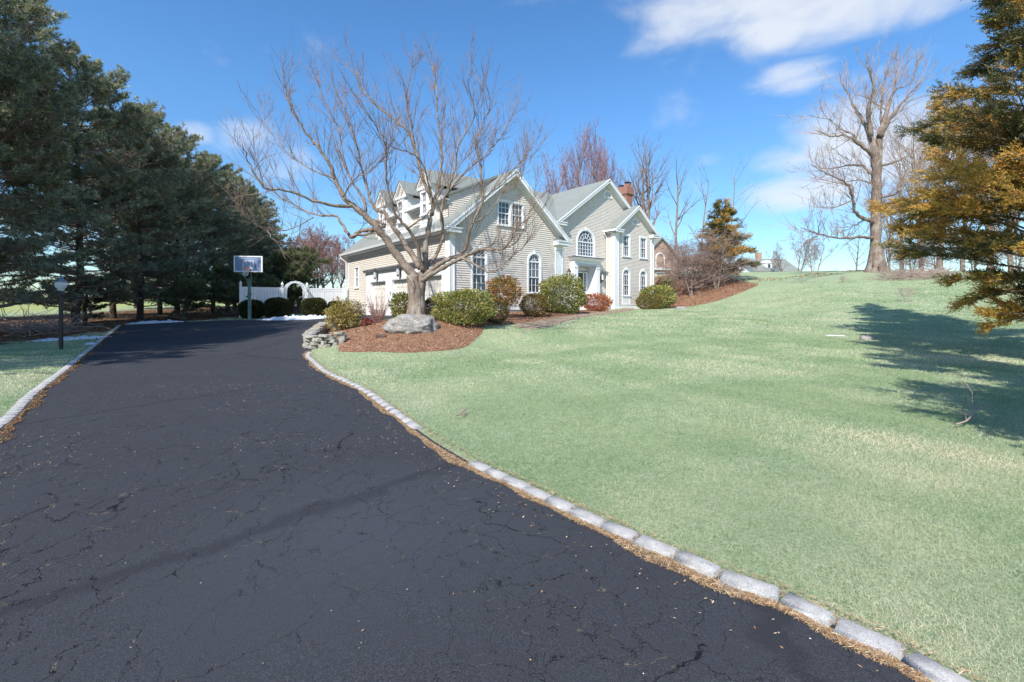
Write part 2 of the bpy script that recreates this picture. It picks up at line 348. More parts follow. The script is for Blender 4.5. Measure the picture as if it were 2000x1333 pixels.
def mulch():
    m, nt, p = newmat('red_brown_mulch', .95, .1); P = pos(nt)
    a = nz(nt, P, 30, 6, .75); b = nz(nt, P, 1.2, 4)
    c = ramp(nt, a, [(.3, (.07, .035, .022)), (.5, (.27, .14, .085)), (.68, (.50, .32, .21))])
    c = mixc(nt, maprange(nt, b, .4, .65, 0, .5), c, (.34, .20, .125))
    nt.links.new(c, p.inputs['Base Color']); bump(nt, p, a, 1, .03); return m
M['mulch'] = mulch()
def pathmat():
    m, nt, p = newmat('worn_path', .9, .15); P = pos(nt)
    v = nd(nt, 'ShaderNodeTexVoronoi', feature='DISTANCE_TO_EDGE'); v.inputs['Scale'].default_value = 1.6; nt.links.new(P, v.inputs['Vector'])
    c = ramp(nt, nz(nt, P, 12, 5), [(.3, (.20, .14, .095)), (.7, (.42, .33, .24))])
    c = mixc(nt, maprange(nt, v.outputs['Distance'], .03, .01, 0, .7), c, (.08, .055, .035))
    nt.links.new(c, p.inputs['Base Color']); bump(nt, p, v.outputs['Distance'], .3, .02); return m
M['path'] = pathmat()
def snowmat():
    m, nt, p = newmat('old_snow', .7, .3); P = pos(nt)
    c = ramp(nt, nz(nt, P, 9, 5, .7), [(.3, (.42, .45, .52)), (.6, (.72, .75, .80))])
    nt.links.new(c, p.inputs['Base Color']); p.inputs['Subsurface Weight'].default_value = .0
    bump(nt, p, nz(nt, P, 14, 5), .8, .06); return m
M['snow'] = snowmat()
def boardglass():
    m, nt, p = newmat('tinted_backboard', .15, .6); P = pos(nt)
    nt.links.new(ramp(nt, nz(nt, P, 1.2, 2), [(.3, (.20, .25, .40)), (.7, (.30, .38, .55))]), p.inputs['Base Color']); return m
M['backboard'] = boardglass()
def lampglass():
    m, nt, p = newmat('clear_lamp_glass', .05, .6); p.inputs['Base Color'].default_value = (.92, .93, .95, 1)
    p.inputs['Transmission Weight'].default_value = .30; p.inputs['IOR'].default_value = 1.15; return m
M['lampglass'] = lampglass()
# ---------------------------------------------------------------- terrain
CTRL = [(-3, -6, -1.6), (3, -6, -1.6), (0, 0, -1.6), (4, 3, -1.6), (-4, 3, -1.6), (0, 5, -1.6), (-4, 8, -1.58), (-7, 8, -1.59), (4, 8, -1.5), (-8, 14, -1.47),
        (-12, 14.5, -1.47), (-15.4, 15.5, -1.45), (-9, 20, -1.2), (-13, 24, -.95), (-11, 27.4, -.76), (-5.2, 24, -.52), (-7.5, 27.3, -.52), (-9.9, 30.5, -.56), (-16.9, 28.4, -.72), (-12, 32.4, -.66),
        (-20, 24, -.98), (-24, 27, -.95), (-24, 15, -1.35), (-18, 8, -1.55), (-26, 40, -.5), (-28, 60, .2), (-60, 60, .5), (-60, 20, -.6),
        (-6.2, 14.2, -1.47), (-4.5, 13.4, -1.36), (-2.5, 13.2, -1.36), (-1, 15.3, -1.2), (-5.5, 17.5, -.82), (-3.2, 17.2, -.35), (-3, 15.7, -.78), (-3.3, 21.3, -.42), (0, 24, -.32), (-1.2, 20, -.55),
        (0, 11, -1.42), (1.3, 18, -.85), (0, 16, -1.08), (3, 26.4, -.33), (4.5, 23, -.55), (7, 33, -.25), (8.3, 36, -.16), (12, 38.6, -.15), (10, 28, -.36), (8, 20, -.88), (7, 12, -1.36),
        (10, 9, -1.47), (15.5, 27.5, -.31), (17.4, 31, .35), (21.4, 38, 1.7), (28, 50, 3.68), (17, 21.5, -.48), (20.5, 26, .29), (26, 33, 1.48), (34.7, 44, 3.44), (13, 16.5, -1.11), (13.4, 12.5, -1.4),
        (18.2, 17, -.76), (23.5, 22, 0), (9, 7.1, -1.6), (20, 5, -1.4), (40, 25, 1.0), (48, 44, 3.4),
        (13.5, 40, .0), (17, 48, 2.9), (19, 42, 1.5), (22.7, 45, 2.4), (-5, 50, .1), (10, 60, 3.2), (-30, 75, .2), (30, 75, 4.3), (60, 75, 4.3), (0, 90, 3), (-60, 110, 1),
        (-300, 0, -1.5), (300, 0, 2), (0, -100, -1.6), (300, 300, 5), (-300, 300, 4), (0, 400, 6), (0, 180, 5), (140, 140, 5), (-140, 140, 3), (-100, -60, -1.5), (100, -60, -1)]
_c = np.array(CTRL, float)
def _U(r2): return np.where(r2 > 1e-9, .5 * r2 * np.log(r2 + 1e-12), 0)
def _fit():
    n = len(_c); d2 = ((_c[:, None, :2] - _c[None, :, :2]) ** 2).sum(-1)
    K = _U(d2) + np.eye(n) * .25; P = np.c_[np.ones(n), _c[:, :2]]
    A = np.block([[K, P], [P.T, np.zeros((3, 3))]]); return np.linalg.solve(A, np.r_[_c[:, 2], 0, 0, 0])
_w = _fit()
def hgt(x, y):
    x = np.asarray(x, float); y = np.asarray(y, float); sh = x.shape; x = x.ravel(); y = y.ravel(); out = np.empty_like(x)
    for i in range(0, len(x), 20000):
        X = x[i:i + 20000]; Y = y[i:i + 20000]
        d2 = (X[:, None] - _c[None, :, 0]) ** 2 + (Y[:, None] - _c[None, :, 1]) ** 2
        out[i:i + 20000] = _U(d2) @ _w[:-3] + _w[-3] + _w[-2] * X + _w[-1] * Y
    und = .018 * np.sin(x * .9 + 1.3 * np.sin(y * .5)) * np.cos(y * .8 + .7 * np.sin(x * .6))
    return (out + EYE + und).reshape(sh)
def H(x, y): return float(hgt(np.array([x]), np.array([y]))[0])

def smooth_poly(pts, n=4, closed=False):
    P = [np.array(p, float) for p in pts]; out = []; m = len(P)
    rngi = range(m if closed else m - 1)
    for i in rngi:
        p0 = P[(i - 1) % m] if (closed or i > 0) else P[i]; p1 = P[i]; p2 = P[(i + 1) % m]; p3 = P[(i + 2) % m] if (closed or i + 2 < m) else P[(i + 1) % m]
        for j in range(n):
            t = j / n; out.append(.5 * ((2 * p1) + (-p0 + p2) * t + (2 * p0 - 5 * p1 + 4 * p2 - p3) * t * t + (-p0 + 3 * p1 - 3 * p2 + p3) * t ** 3))
    if not closed: out.append(P[-1])
    return np.array(out)
def sdist(px, py, poly):
    """signed distance, positive inside"""
    px = np.asarray(px, float).ravel(); py = np.asarray(py, float).ravel(); res = np.empty(len(px))
    A = np.asarray(poly, float); B = np.roll(A, -1, 0)
    for i in range(0, len(px), 20000):
        X = px[i:i + 20000, None]; Y = py[i:i + 20000, None]
        dx = B[:, 0] - A[:, 0]; dy = B[:, 1] - A[:, 1]; t = np.clip(((X - A[:, 0]) * dx + (Y - A[:, 1]) * dy) / (dx * dx + dy * dy + 1e-12), 0, 1)
        d = np.sqrt(((X - A[:, 0] - t * dx) ** 2 + (Y - A[:, 1] - t * dy) ** 2).min(1))
        c = ((A[:, 1] > Y) != (B[:, 1] > Y)) & (X < (B[:, 0] - A[:, 0]) * (Y - A[:, 1]) / (B[:, 1] - A[:, 1] + 1e-12) + A[:, 0])
        ins = c.sum(1) % 2 == 1
        res[i:i + 20000] = np.where(ins, d, -d)
    return res

KERB_R = smooth_poly([(2.35, -3), (2.2, -.5), (2.0, 1.0), (1.84, 1.94), (1.62, 2.28), (1.46, 2.5), (1.26, 2.68), (1.06, 2.92), (.85, 3.15), (.55, 3.49), (.17, 3.97), (-.36, 4.6), (-.98, 5.46), (-1.6, 6.5),
                      (-2.55, 8.1), (-3.75, 9.8), (-4.5, 10.9), (-5.5, 12.6), (-6.15, 13.7), (-6.4, 14.5)], 6)
KERB_L = smooth_poly([(-4.2, -3), (-4.5, 1), (-5.3, 3.9), (-6.97, 6.2), (-8.6, 8.1), (-10.5, 10.5), (-13.7, 14.6), (-16.3, 18.0), (-19.2, 22), (-21.2, 24.6)], 6)
DRIVE = np.vstack([KERB_R[:, :2], [(-6.6, 14.9), (-6.95, 15.6), (-7.35, 17), (-8.05, 19), (-8.65, 21), (-7.6, 22.2), (-5.2, 22.0), (-3.9, 21.4), (-3.1, 22.05), (-9.9, 30.4), (-11.0, 29.2), (-12.6, 27.9), (-14.5, 27.3), (-16.4, 26.8), (-19, 25.9)],
                   KERB_L[::-1, :2]])
BED = smooth_poly([(-5.75, 14.95), (-5.4, 14.0), (-4.6, 13.5), (-3.9, 13.35), (-3.2, 13.15), (-2.6, 13.3), (-1.9, 13.7), (-1.45, 14.4), (-1.15, 15.6), (-1.0, 16.3), (-.9, 17.2), (-.2, 18.2), (.6, 19.6), (2.2, 21.8), (3.8, 24.5), (5.2, 27.6),
                   (6.4, 30.6), (6.9, 32.6), (5.2, 33.6), (3.2, 28), (2.6, 26.6), (-2.7, 22.2), (-3.4, 21.6), (-5.2, 22.2), (-7.6, 22.3), (-8.5, 21), (-7.9, 19), (-7.2, 17), (-6.8, 15.7), (-6.4, 15.05)], 3, True)
BED2 = smooth_poly([(12.6, 38.4), (13.6, 36.6), (15.5, 36.4), (18.5, 37.6), (21.5, 40.0), (23.2, 43.5), (22.5, 48), (19, 52), (14.5, 50), (13, 44)], 4, True)
PATH = smooth_poly([(1.9, 19.6), (1.35, 18.2), (.55, 17.6), (.1, 18.4), (1.0, 20.2), (2.6, 22.6), (4.6, 26), (6.4, 29.6), (7.6, 32.4), (8.4, 35.6), (9.2, 36.2), (9.9, 36.6), (9.4, 34.6), (8.3, 31.5), (6.3, 27.4), (4.0, 23.4)], 3, True)

def terrain():
    n = 240; u = np.linspace(-1, 1, n); a = 420 / math.sinh(5.2)
    xs = a * np.sinh(5.2 * u); v = np.linspace(math.asinh((-60 - 7) / a) / 5.2, math.asinh((600 - 7) / a) / 5.2, 250); ys = 7 + a * np.sinh(5.2 * v)
    X, Y = np.meshgrid(xs, ys); Z = hgt(X, Y)
    sd = sdist(X, Y, DRIVE).reshape(X.shape)
    Z -= .09 * np.clip(sd / .22, 0, 1)
    V = np.stack([X, Y, Z], -1).reshape(-1, 3); m = len(xs)
    i, j = np.meshgrid(np.arange(len(ys) - 1), np.arange(m - 1), indexing='ij'); b = (i * m + j).ravel()
    F = np.stack([b, b + 1, b + m + 1, b + m], 1)
    obj('ground', mesh_np('ground', V, F, M['lawn'], smooth=True), label='pale winter lawn rising to the right of the driveway', kind='structure')
terrain()

def sheet(name, poly, mat, off, step, **kw):
    poly = np.asarray(poly); pts = [Vector((float(x), float(y))) for x, y in poly]; nb = len(pts)
    x0, y0 = poly.min(0); x1, y1 = poly.max(0)
    gx, gy = np.meshgrid(np.arange(x0, x1, step), np.arange(y0, y1, step)); gx = gx.ravel(); gy = gy.ravel()
    k = sdist(gx, gy, poly) > step * .4
    pts += [Vector((float(a), float(b))) for a, b in zip(gx[k], gy[k])]
    v, e, f, *_ = delaunay_2d_cdt(pts, [(i, (i + 1) % nb) for i in range(nb)], [list(range(nb))], 1, 1e-5)
    xy = np.array([(p.x, p.y) for p in v]); z = hgt(xy[:, 0], xy[:, 1]); sd = np.clip(sdist(xy[:, 0], xy[:, 1], poly), 0, None)
    z += off(xy[:, 0], xy[:, 1], sd)
    return obj(name, mesh_np(name, np.c_[xy, z], np.array([list(t) for t in f]), mat, smooth=True), **kw)
sheet('driveway', DRIVE, M['asphalt'], lambda x, y, s: .012 + 0 * x, .55, label='dark cracked asphalt driveway curving up to the garage', kind='structure')
sheet('mulch_bed', BED, M['mulch'], lambda x, y, s: -.015 + .075 * np.clip(s / .35, 0, 1) + .02 * np.sin(x * 7) * np.cos(y * 6) * np.clip(s, 0, 1), .28, label='red-brown mulch bed round the bare tree and boulder', kind='structure')
sheet('mulch_bank', BED2, M['mulch'], lambda x, y, s: -.02 + .10 * np.clip(s / .5, 0, 1), .6, label='brown mulch bank under the shrubby trees right of the house', kind='structure')
sheet('garden_path', PATH, M['path'], lambda x, y, s: .006 + .085 * np.clip(s / .15, 0, 1), .35, label='tan stone garden path leading to the front door', kind='structure')

# ---------------------------------------------------------------- kerbs
def kerb_meshes(nv, h=.12, w=.082):
    out = []
    for i in range(nv):
        r = random.Random(50 + i); v = []; c = .018
        for (z, ins) in ((-.08, 0), (h - c - .035, 0.0), (h - .018, .014), (h, .040)):
            for sx, sy in ((-1, -1), (1, -1), (1, 1), (-1, 1)):
                v.append((sx * (.5 - ins * 1.6) + r.uniform(-.015, .015), sy * (w - ins) + r.uniform(-.007, .007), z + (r.uniform(-.008, .008) if z > 0 else 0)))
        f = []
        for k in range(3):
            for j in range(4): f.append((k * 4 + j, k * 4 + (j + 1) % 4, k * 4 + 4 + (j + 1) % 4, k * 4 + 4 + j))
        v.append((r.uniform(-.1, .1), 0, h + .008)); t = len(v) - 1
        for j in range(4): f.append((12 + j, 12 + (j + 1) % 4, t))
        me = bpy.data.meshes.new('kerb_stone'); me.from_pydata(v, [], f); me.materials.append(M['granite'])
        me.polygons.foreach_set('use_smooth', np.ones(len(f), dtype=bool)); me.update(); out.append(me)
    return out
KM = kerb_meshes(8)
def kerb(path, name, label, length, side, skip, wscale=1.0, zoff=0.0, maxd=40):
    root = empty(name, (float(path[0][0]), float(path[0][1]), 0), label=label, kind='structure')
    p = path[:, :2]; seg = np.r_[0, np.cumsum(np.hypot(*np.diff(p, axis=0).T))]; s = 0; i = 0
    while s < seg[-1] - length:
        Ls = length * random.uniform(.85, 1.15); m = s + Ls / 2
        x = np.interp(m, seg, p[:, 0]); y = np.interp(m, seg, p[:, 1]); x2 = np.interp(m + .05, seg, p[:, 0]); y2 = np.interp(m + .05, seg, p[:, 1])
        s += Ls + .012
        if y < .9 or skip(x, y): continue
        d = math.hypot(x2 - x, y2 - y); tx, ty = (x2 - x) / d, (y2 - y) / d
        o = bpy.data.objects.new('kerb_stone', random.choice(KM)); col.objects.link(o); o.parent = root
        off = .0; wx = x + side * ty * off; wy = y - side * tx * off
        o.location = (wx - root.location.x, wy - root.location.y, H(x, y) - .074 + zoff + random.uniform(-.005, .005)); o.rotation_euler = (random.uniform(-.02, .02), random.uniform(-.012, .012), math.atan2(ty, tx) + random.uniform(-.04, .04))
        o.scale = (Ls, wscale, 1)
kerb(KERB_R, 'kerb_right', 'pale granite block kerb between the driveway and the large lawn', .27, 1, lambda x, y: -1.15 < x < -.42)
kerb(KERB_L, 'kerb_left', 'block kerb along the left edge of the driveway', .25, -1, lambda x, y: False, 1.25, -.022)

# ---------------------------------------------------------------- dry stone wall
def stone_meshes(nv):
    out = []
    for i in range(nv):
        r = random.Random(90 + i); v = []
        for (z, ins) in ((-.5, .10), (-.36, 0), (.34, 0), (.5, .09)):
            for a in range(8):
                an = math.pi / 8 + a * math.pi / 4; q = 1 / max(abs(math.cos(an)), abs(math.sin(an))) * .5
                k = 1 - ins - r.uniform(0, .09)
                v.append((math.cos(an) * q * k, math.sin(an) * q * k, z + r.uniform(-.05, .05)))
        f = []
        for k in range(3):
            for j in range(8): f.append((k * 8 + j, k * 8 + (j + 1) % 8, k * 8 + 8 + (j + 1) % 8, k * 8 + 8 + j))
        f += [tuple(range(8))[::-1], tuple(range(24, 32))]
        me = bpy.data.meshes.new('stone'); me.from_pydata(v, [], f); me.materials.append(M['stone']); me.update(); out.append(me)
    return out
SM = stone_meshes(10)
def dry_wall():
    path = smooth_poly([(-5.62, 15.18), (-6.15, 14.98), (-6.62, 15.05), (-6.9, 15.5), (-7.1, 16.2), (-7.4, 17.2), (-7.9, 18.8), (-8.45, 20.6)], 5)
    root = empty('dry_stone_wall', (-5.7, 15, H(-5.7, 15)), label='low dry-laid fieldstone wall curving round the mulch bed end', cat='stone wall')
    seg = np.r_[0, np.cumsum(np.hypot(*np.diff(path, axis=0).T))]
    core = MB()
    def put(m, z, Ls, th, hh, lat):
        x = np.interp(m, seg, path[:, 0]); y = np.interp(m, seg, path[:, 1]); x2 = np.interp(m + .05, seg, path[:, 0]); y2 = np.interp(m + .05, seg, path[:, 1])
        a = math.atan2(y2 - y, x2 - x); nx, ny = -math.sin(a), math.cos(a)
        o = bpy.data.objects.new('stone', random.choice(SM)); col.objects.link(o); o.parent = root
        o.location = (x + nx * lat - root.location.x, y + ny * lat - root.location.y, z - root.location.z); o.scale = (Ls, th, hh)
        o.rotation_euler = (random.uniform(-.05, .05), random.uniform(-.05, .05), a + random.uniform(-.07, .07) + (math.pi if random.random() < .5 else 0))
    for c in range(3):
        s = -.05 + random.uniform(-.1, .05)
        while s < seg[-1]:
            Ls = random.uniform(.2, .42); hh = .125
            m = s + Ls / 2; bz = H(np.interp(m, seg, path[:, 0]), np.interp(m, seg, path[:, 1]))
            bz = max(bz, EYE - 1.47) - .03
            put(m, bz + c * .118 + .06, Ls * .97, random.uniform(.34, .42), hh * random.uniform(.92, 1.05), random.uniform(-.03, .03))
            s += Ls
    s = -.05
    while s < seg[-1]:
        Ls = random.uniform(.32, .6); m = s + Ls / 2; bz = max(H(np.interp(m, seg, path[:, 0]), np.interp(m, seg, path[:, 1])), EYE - 1.47) - .03
        put(m, bz + 3 * .118 + .045, Ls * .98, random.uniform(.42, .5), .085, random.uniform(-.02, .02)); s += Ls
dry_wall()

# ---------------------------------------------------------------- HOUSE
HX, HY, HZ = -3.01, 22.0, EYE - .52
HROT = math.atan2(.629, .777)
house = empty('house', (HX, HY, HZ), HROT, label='large beige clapboard house with white trim, garage wing and steep grey-green roofs', cat='house')
def hw(x, y):   # house local to world
    return (HX + .777 * x - .629 * y, HY + .629 * x + .777 * y)
EXPO = .116
class Wall:
    def __init__(s, ox, oy, u, n): s.o = Vector((ox, oy, 0)); s.u = Vector((*u, 0)); s.n = Vector((*n, 0)); s.op = []
    def P(s, a, z, o=0): return s.o + s.u * a + s.n * o + Vector((0, 0, z))
    def box(s, mb, u0, u1, z0, z1, o0, o1):
        mb.hexa([s.P(u0, z0, o0), s.P(u1, z0, o0), s.P(u1, z0, o1), s.P(u0, z0, o1), s.P(u0, z1, o0), s.P(u1, z1, o0), s.P(u1, z1, o1), s.P(u0, z1, o1)])
    def ring(s, mb, uc, zs, r0, r1, o0, o1, a0=0, a1=math.pi, n=14):
        for i in range(n):
            t0 = a0 + (a1 - a0) * i / n; t1 = a0 + (a1 - a0) * (i + 1) / n
            q = [(r0, t0), (r1, t0), (r1, t1), (r0, t1)]
            pts = [s.P(uc + r * math.cos(t), zs + r * math.sin(t), o0) for r, t in q] + [s.P(uc + r * math.cos(t), zs + r * math.sin(t), o1) for r, t in q]
            mb.hexa(pts)
    def bar(s, mb, a, b, w, o0, o1):
        (u0, z0), (u1, z1) = a, b; d = Vector((u1 - u0, z1 - z0)).normalized(); px, pz = -d.y * w / 2, d.x * w / 2
        q = [(u0 - px, z0 - pz), (u1 - px, z1 - pz), (u1 + px, z1 + pz), (u0 + px, z0 + pz)]
        mb.hexa([s.P(x, z, o0) for x, z in q] + [s.P(x, z, o1) for x, z in q])
def clip(poly, ax, val, keep_less):
    out = []; n = len(poly)
    for i in range(n):
        a = poly[i]; b = poly[(i + 1) % n]; ia = (a[ax] <= val) == keep_less or a[ax] == val; ib = (b[ax] <= val) == keep_less or b[ax] == val
        if ia: out.append(a)
        if ia != ib:
            t = (val - a[ax]) / (b[ax] - a[ax]); out.append((a[0] + (b[0] - a[0]) * t, a[1] + (b[1] - a[1]) * t))
    return out
def siding(w, poly, zref=0.0, mat=None, o=0.0, parent=None, label=None):
    mb = MB(); z0 = min(p[1] for p in poly); z1 = max(p[1] for p in poly)
    k = math.floor((z0 - zref) / EXPO)
    while zref + k * EXPO < z1:
        zb = zref + k * EXPO; zt = zb + EXPO; k += 1
        st = clip(clip(poly, 1, zb, False), 1, zt, True)
        if len(st) < 3: continue
        pieces = [st]; zm = (zb + zt) / 2
        for fn in w.op:
            iv = fn(zm)
            if not iv: continue
            nxt = []
            for pc in pieces:
                for q in (clip(pc, 0, iv[0], True), clip(pc, 0, iv[1], False)):
                    if len(q) >= 3 and max(p[0] for p in q) - min(p[0] for p in q) > .01: nxt.append(q)
            pieces = nxt
        for pc in pieces:
            mb.add([w.P(u, z, o + .034 - .030 * (z - zb) / EXPO) for u, z in pc], [tuple(range(len(pc)))])
            lo = min(z for u, z in pc); us = [u for u, z in pc if abs(z - lo) < 1e-4]
            if len(us) >= 2:
                a, b = min(us), max(us); oo = o + .034 - .030 * (lo - zb) / EXPO
                mb.add([w.P(a, lo, o + oo - o), w.P(b, lo, oo), w.P(b, lo, o - .005), w.P(a, lo, o - .005)], [(0, 1, 2, 3)])
    return mb.build('siding', mat or M['siding'], parent or house, kind='stuff', label=label)

def window(w, uc, wd, z0, z1, arch=False, cols=3, rows=4, cas=.11, big=False, parent=None, split=True, key=True, panel=None, hood=False):
    """z1: top of straight part (spring line when arched). z0: sill"""
    hw_ = wd / 2; gi = hw_ - cas; c = MB(); par = parent or house
    w.box(c, uc - hw_, uc - gi, z0, z1, -.08, .055); w.box(c, uc + gi, uc + hw_, z0, z1, -.08, .055)
    w.box(c, uc - hw_ - .04, uc + hw_ + .04, z0 - .07, z0, -.08, .10)
    if arch:
        w.ring(c, uc, z1, gi, hw_, -.08, .055)
        if key: w.box(c, uc - .07, uc + .07, z1 + gi - .01, z1 + hw_ + .07, .02, .09)
    else:
        w.box(c, uc - hw_ - .01, uc + hw_ + .01, z1, z1 + cas, -.08, .06)
        if hood: w.box(c, uc - hw_ - .08, uc + hw_ + .08, z1 + cas, z1 + cas + .07, -.08, .14)
    if panel is not None:
        w.box(c, uc - hw_, uc + hw_, panel, z0 - .075, -.02, .04)
        w.box(c, uc - hw_, uc - gi, panel, z0 - .075, .04, .055); w.box(c, uc + gi, uc + hw_, panel, z0 - .075, .04, .055)
        w.box(c, uc - gi, uc + gi, panel, panel + .1, .04, .055); w.box(c, uc - gi, uc + gi, z0 - .2, z0 - .08, .04, .055)
    win = c.build('window', M['trim'], par)
    g = MB(); g.add([w.P(uc - gi, z0, -.06), w.P(uc + gi, z0, -.06), w.P(uc + gi, z1, -.06), w.P(uc - gi, z1, -.06)], [(0, 1, 2, 3)])
    if arch:
        n = 16; g.add([w.P(uc, z1, -.06)] + [w.P(uc + gi * math.cos(math.pi * i / n), z1 + gi * math.sin(math.pi * i / n), -.06) for i in range(n + 1)], [(0, i + 1, i + 2) for i in range(n)])
    g.build('pane', M['glass'], win)
    s = MB(); b = .045
    w.box(s, uc - gi, uc - gi + b, z0, z1, -.055, -.01); w.box(s, uc + gi - b, uc + gi, z0, z1, -.055, -.01)
    w.box(s, uc - gi + b, uc + gi - b, z0, z0 + .06, -.055, -.008); w.box(s, uc - gi + b, uc + gi - b, z1 - .05, z1 + (0.04 if arch else 0), -.055, -.008)
    if split: zm = (z0 + z1) / 2; w.box(s, uc - gi + b, uc + gi - b, zm - .03, zm + .03, -.055, 0)
    if arch: w.ring(s, uc, z1, gi - .045, gi, -.055, -.01)
    s.build('sash', M['trim'], win)
    m = MB(); t = .022 if not big else .035; o0, o1 = -.055, -.03
    for i in range(1, cols): u = uc - gi + 2 * gi * i / cols; w.box(m, u - t / 2, u + t / 2, z0, z1, o0, o1)
    for i in range(1, rows): z = z0 + (z1 - z0) * i / rows; w.box(m, uc - gi, uc + gi, z - t / 2, z + t / 2, o0, o1 + .003)
    if arch:
        if big:
            for r in (gi * .36, gi * .7): w.ring(m, uc, z1, r - t / 2, r + t / 2, o0, o1 + .002)
            for a in (30, 60, 90, 120, 150): a = R_(a); w.bar(m, (uc + gi * .36 * math.cos(a), z1 + gi * .36 * math.sin(a)), (uc + gi * math.cos(a), z1 + gi * math.sin(a)), t, o0, o1)
        else:
            w.ring(m, uc, z1, gi * .3, gi * .3 + t, o0, o1 + .002)
            for a in (36, 72, 108, 144): a = R_(a); w.bar(m, (uc + gi * .3 * math.cos(a), z1 + gi * .3 * math.sin(a)), (uc + gi * math.cos(a), z1 + gi * math.sin(a)), t, o0, o1)
    m.build('muntins', M['trim'], win, kind='stuff')
    def op(z, gi=gi + .03):
        if z0 - .03 < z < z1: return (uc - gi, uc + gi)
        if arch and z1 <= z < z1 + gi: q = math.sqrt(gi * gi - (z - z1) ** 2); return (uc - q, uc + q)
        return None
    w.op.append(op)
    return win

GW = 7.6; GL = 14.06; GC = 3.8; GR = 7.82; GSL = .829
gf = Wall(0, 0, (1, 0), (0, -1)); gs = Wall(0, 0, (0, 1), (-1, 0)); gb = Wall(0, GL, (1, 0), (0, 1))
mf = Wall(0, 5.33, (1, 0), (0, -1)); ml = Wall(GW, 0, (0, 1), (-1, 0)); wf = Wall(0, 4.45, (1, 0), (0, -1)); ws = Wall(18.2, 0, (0, 1), (-1, 0))
# windows
window(gf, 1.74, 1.05, 1.30, 3.05, arch=True, rows=4); window(gf, 5.47, 1.07, 1.30, 3.05, arch=True, rows=4)
for du in (-.46, .46): window(gf, 3.78 + du, .92, 4.85, 6.10, cols=3, rows=4, cas=.085)
window(mf, 15.7, 2.2, 4.52, 5.64, arch=True, cols=6, rows=4, cas=.17, big=True, split=False)
for uc in (19.68, 22.04):
    window(wf, uc, 1.12, 4.72, 6.45, cols=3, rows=4, cas=.15)
    window(wf, uc, 1.12, 1.45, 3.2, arch=True, cols=3, rows=4, cas=.15, panel=.55)
window(gs, 12.27, .82, 1.86, 3.24, cols=2, rows=4, cas=.085)
# openings: doors
DOORS = [(7.35, 9.8), (4.0, 6.5), (.65, 3.2)]
gs.op.append(lambda z: (.3, 10.46) if z < 2.93 else None)
PX0, PX1 = 14.35, 16.5
mf.op.append(lambda z: (PX0 - .1, PX1 + .1) if z < 3.95 else None)
def ztop(x): return GR - .16 - GSL * abs(x - GC)
siding(gf, [(0, .62), (GW, .62), (GW, ztop(GW)), (GC, GR - .16), (0, ztop(0))])
siding(gs, [(0, .2), (GL, .2), (GL, 4.45), (0, 4.45)])
siding(gb, [(0, .2), (GW, .2), (GW, ztop(GW)), (GC, GR - .16), (0, ztop(0))])
MR, MX = 11.0, 18.1; MSL = (11.0 - 6.87) / 5.93
def zmain(x): return MR - .18 - MSL * abs(x - MX)
siding(mf, [(12.57, .7), (23.5, .7), (23.5, zmain(23.5)), (MX, MR - .18), (12.57, zmain(12.57))])
siding(mf, [(GW, .2), (12.57, .2), (12.57, 6.95), (GW, 6.95)])
siding(ml, [(5.33, .2), (17.9, .2), (17.9, 6.9), (11.6, 10.85), (5.33, 6.9)])
WC, WR, WSL = 20.85, 9.05, .736
siding(wf, [(18.2, .72), (23.5, .72), (23.5, WR - .18 - WSL * 2.65), (WC, WR - .18), (18.2, WR - .18 - WSL * 2.65)])
siding(ws, [(4.45, .72), (5.33, .72), (5.33, 6.9), (4.45, 6.9)])
mr = Wall(23.5, 0, (0, 1), (1, 0)); siding(mr, [(4.45, .2), (17.9, .2), (17.9, 6.9), (11.6, 10.85), (4.45, 6.3)])
mbk = Wall(0, 17.9, (1, 0), (0, 1)); siding(mbk, [(GW, .2), (23.5, .2), (23.5, 6.9), (GW, 6.9)])
# foundation and water table
fd = MB(); fd.box(-.02, GW + .02, -.02, GL, -.9, .36); fd.box(GW, 23.48, 5.35, 17.88, -.9, .36); fd.box(18.22, 23.48, 4.47, 5.3, -.9, .36)
fd.build('foundation', M['concrete'], house)
for w_, bx_ in ((gf, [(-.03, GW + .03, .36, .62, .045), (-.05, GW + .05, .6, .64, .075)]), (mf, [(12.5, PX0 - .3, .36, .72, .045)]), (mf, [(PX1 + .3, 18.2, .36, .72, .045)]),
               (wf, [(18.12, 23.55, .20, .72, .045), (18.1, 23.57, .70, .745, .08)]), (ws, [(4.45, 5.33, .2, .72, .04)])):
    wt = MB()
    for a_, b_, c_, d_, e_ in bx_: w_.box(wt, a_, b_, c_, d_, -.1, e_)
    wt.build('water_table', M['trim'], house)
# corner pilasters
def pilaster(w, u0, u1, z0, z1, out=.07, cap=True):
    c = MB(); w.box(c, u0, u1, z0, z1, -.02, out)
    e = .055
    w.box(c, u0, u0 + e, z0 + .3, z1 - .3, out, out + .018); w.box(c, u1 - e, u1, z0 + .3, z1 - .3, out, out + .018)
    w.box(c, u0 - .02, u1 + .02, z0, z0 + .3, -.02, out + .03)
    if cap:
        w.box(c, u0, u1, z1 - .3, z1, out, out + .025); w.box(c, u0 - .03, u1 + .03, z1 - .34, z1 - .29, -.02, out + .05); w.box(c, u0 - .05, u1 + .05, z1 - .08, z1, -.02, out + .08)
    c.build('corner_pilaster', M['trim'], house)
pilaster(gf, -.06, .24, .3, 4.18); pilaster(gf, 7.06, 7.64, .3, 4.18); pilaster(gs, 0.0, .30, .0, 4.18, .06)
pilaster(mf, 12.5, 13.1, .3, 6.72); pilaster(wf, 18.12, 18.62, .2, 6.62); pilaster(wf, 23.12, 23.56, .2, 6.62)
pilaster(ws, 4.45, 4.75, .2, 6.62, .055)
pilaster(gs, GL - .12, GL, 0, 4.1, .03, False)
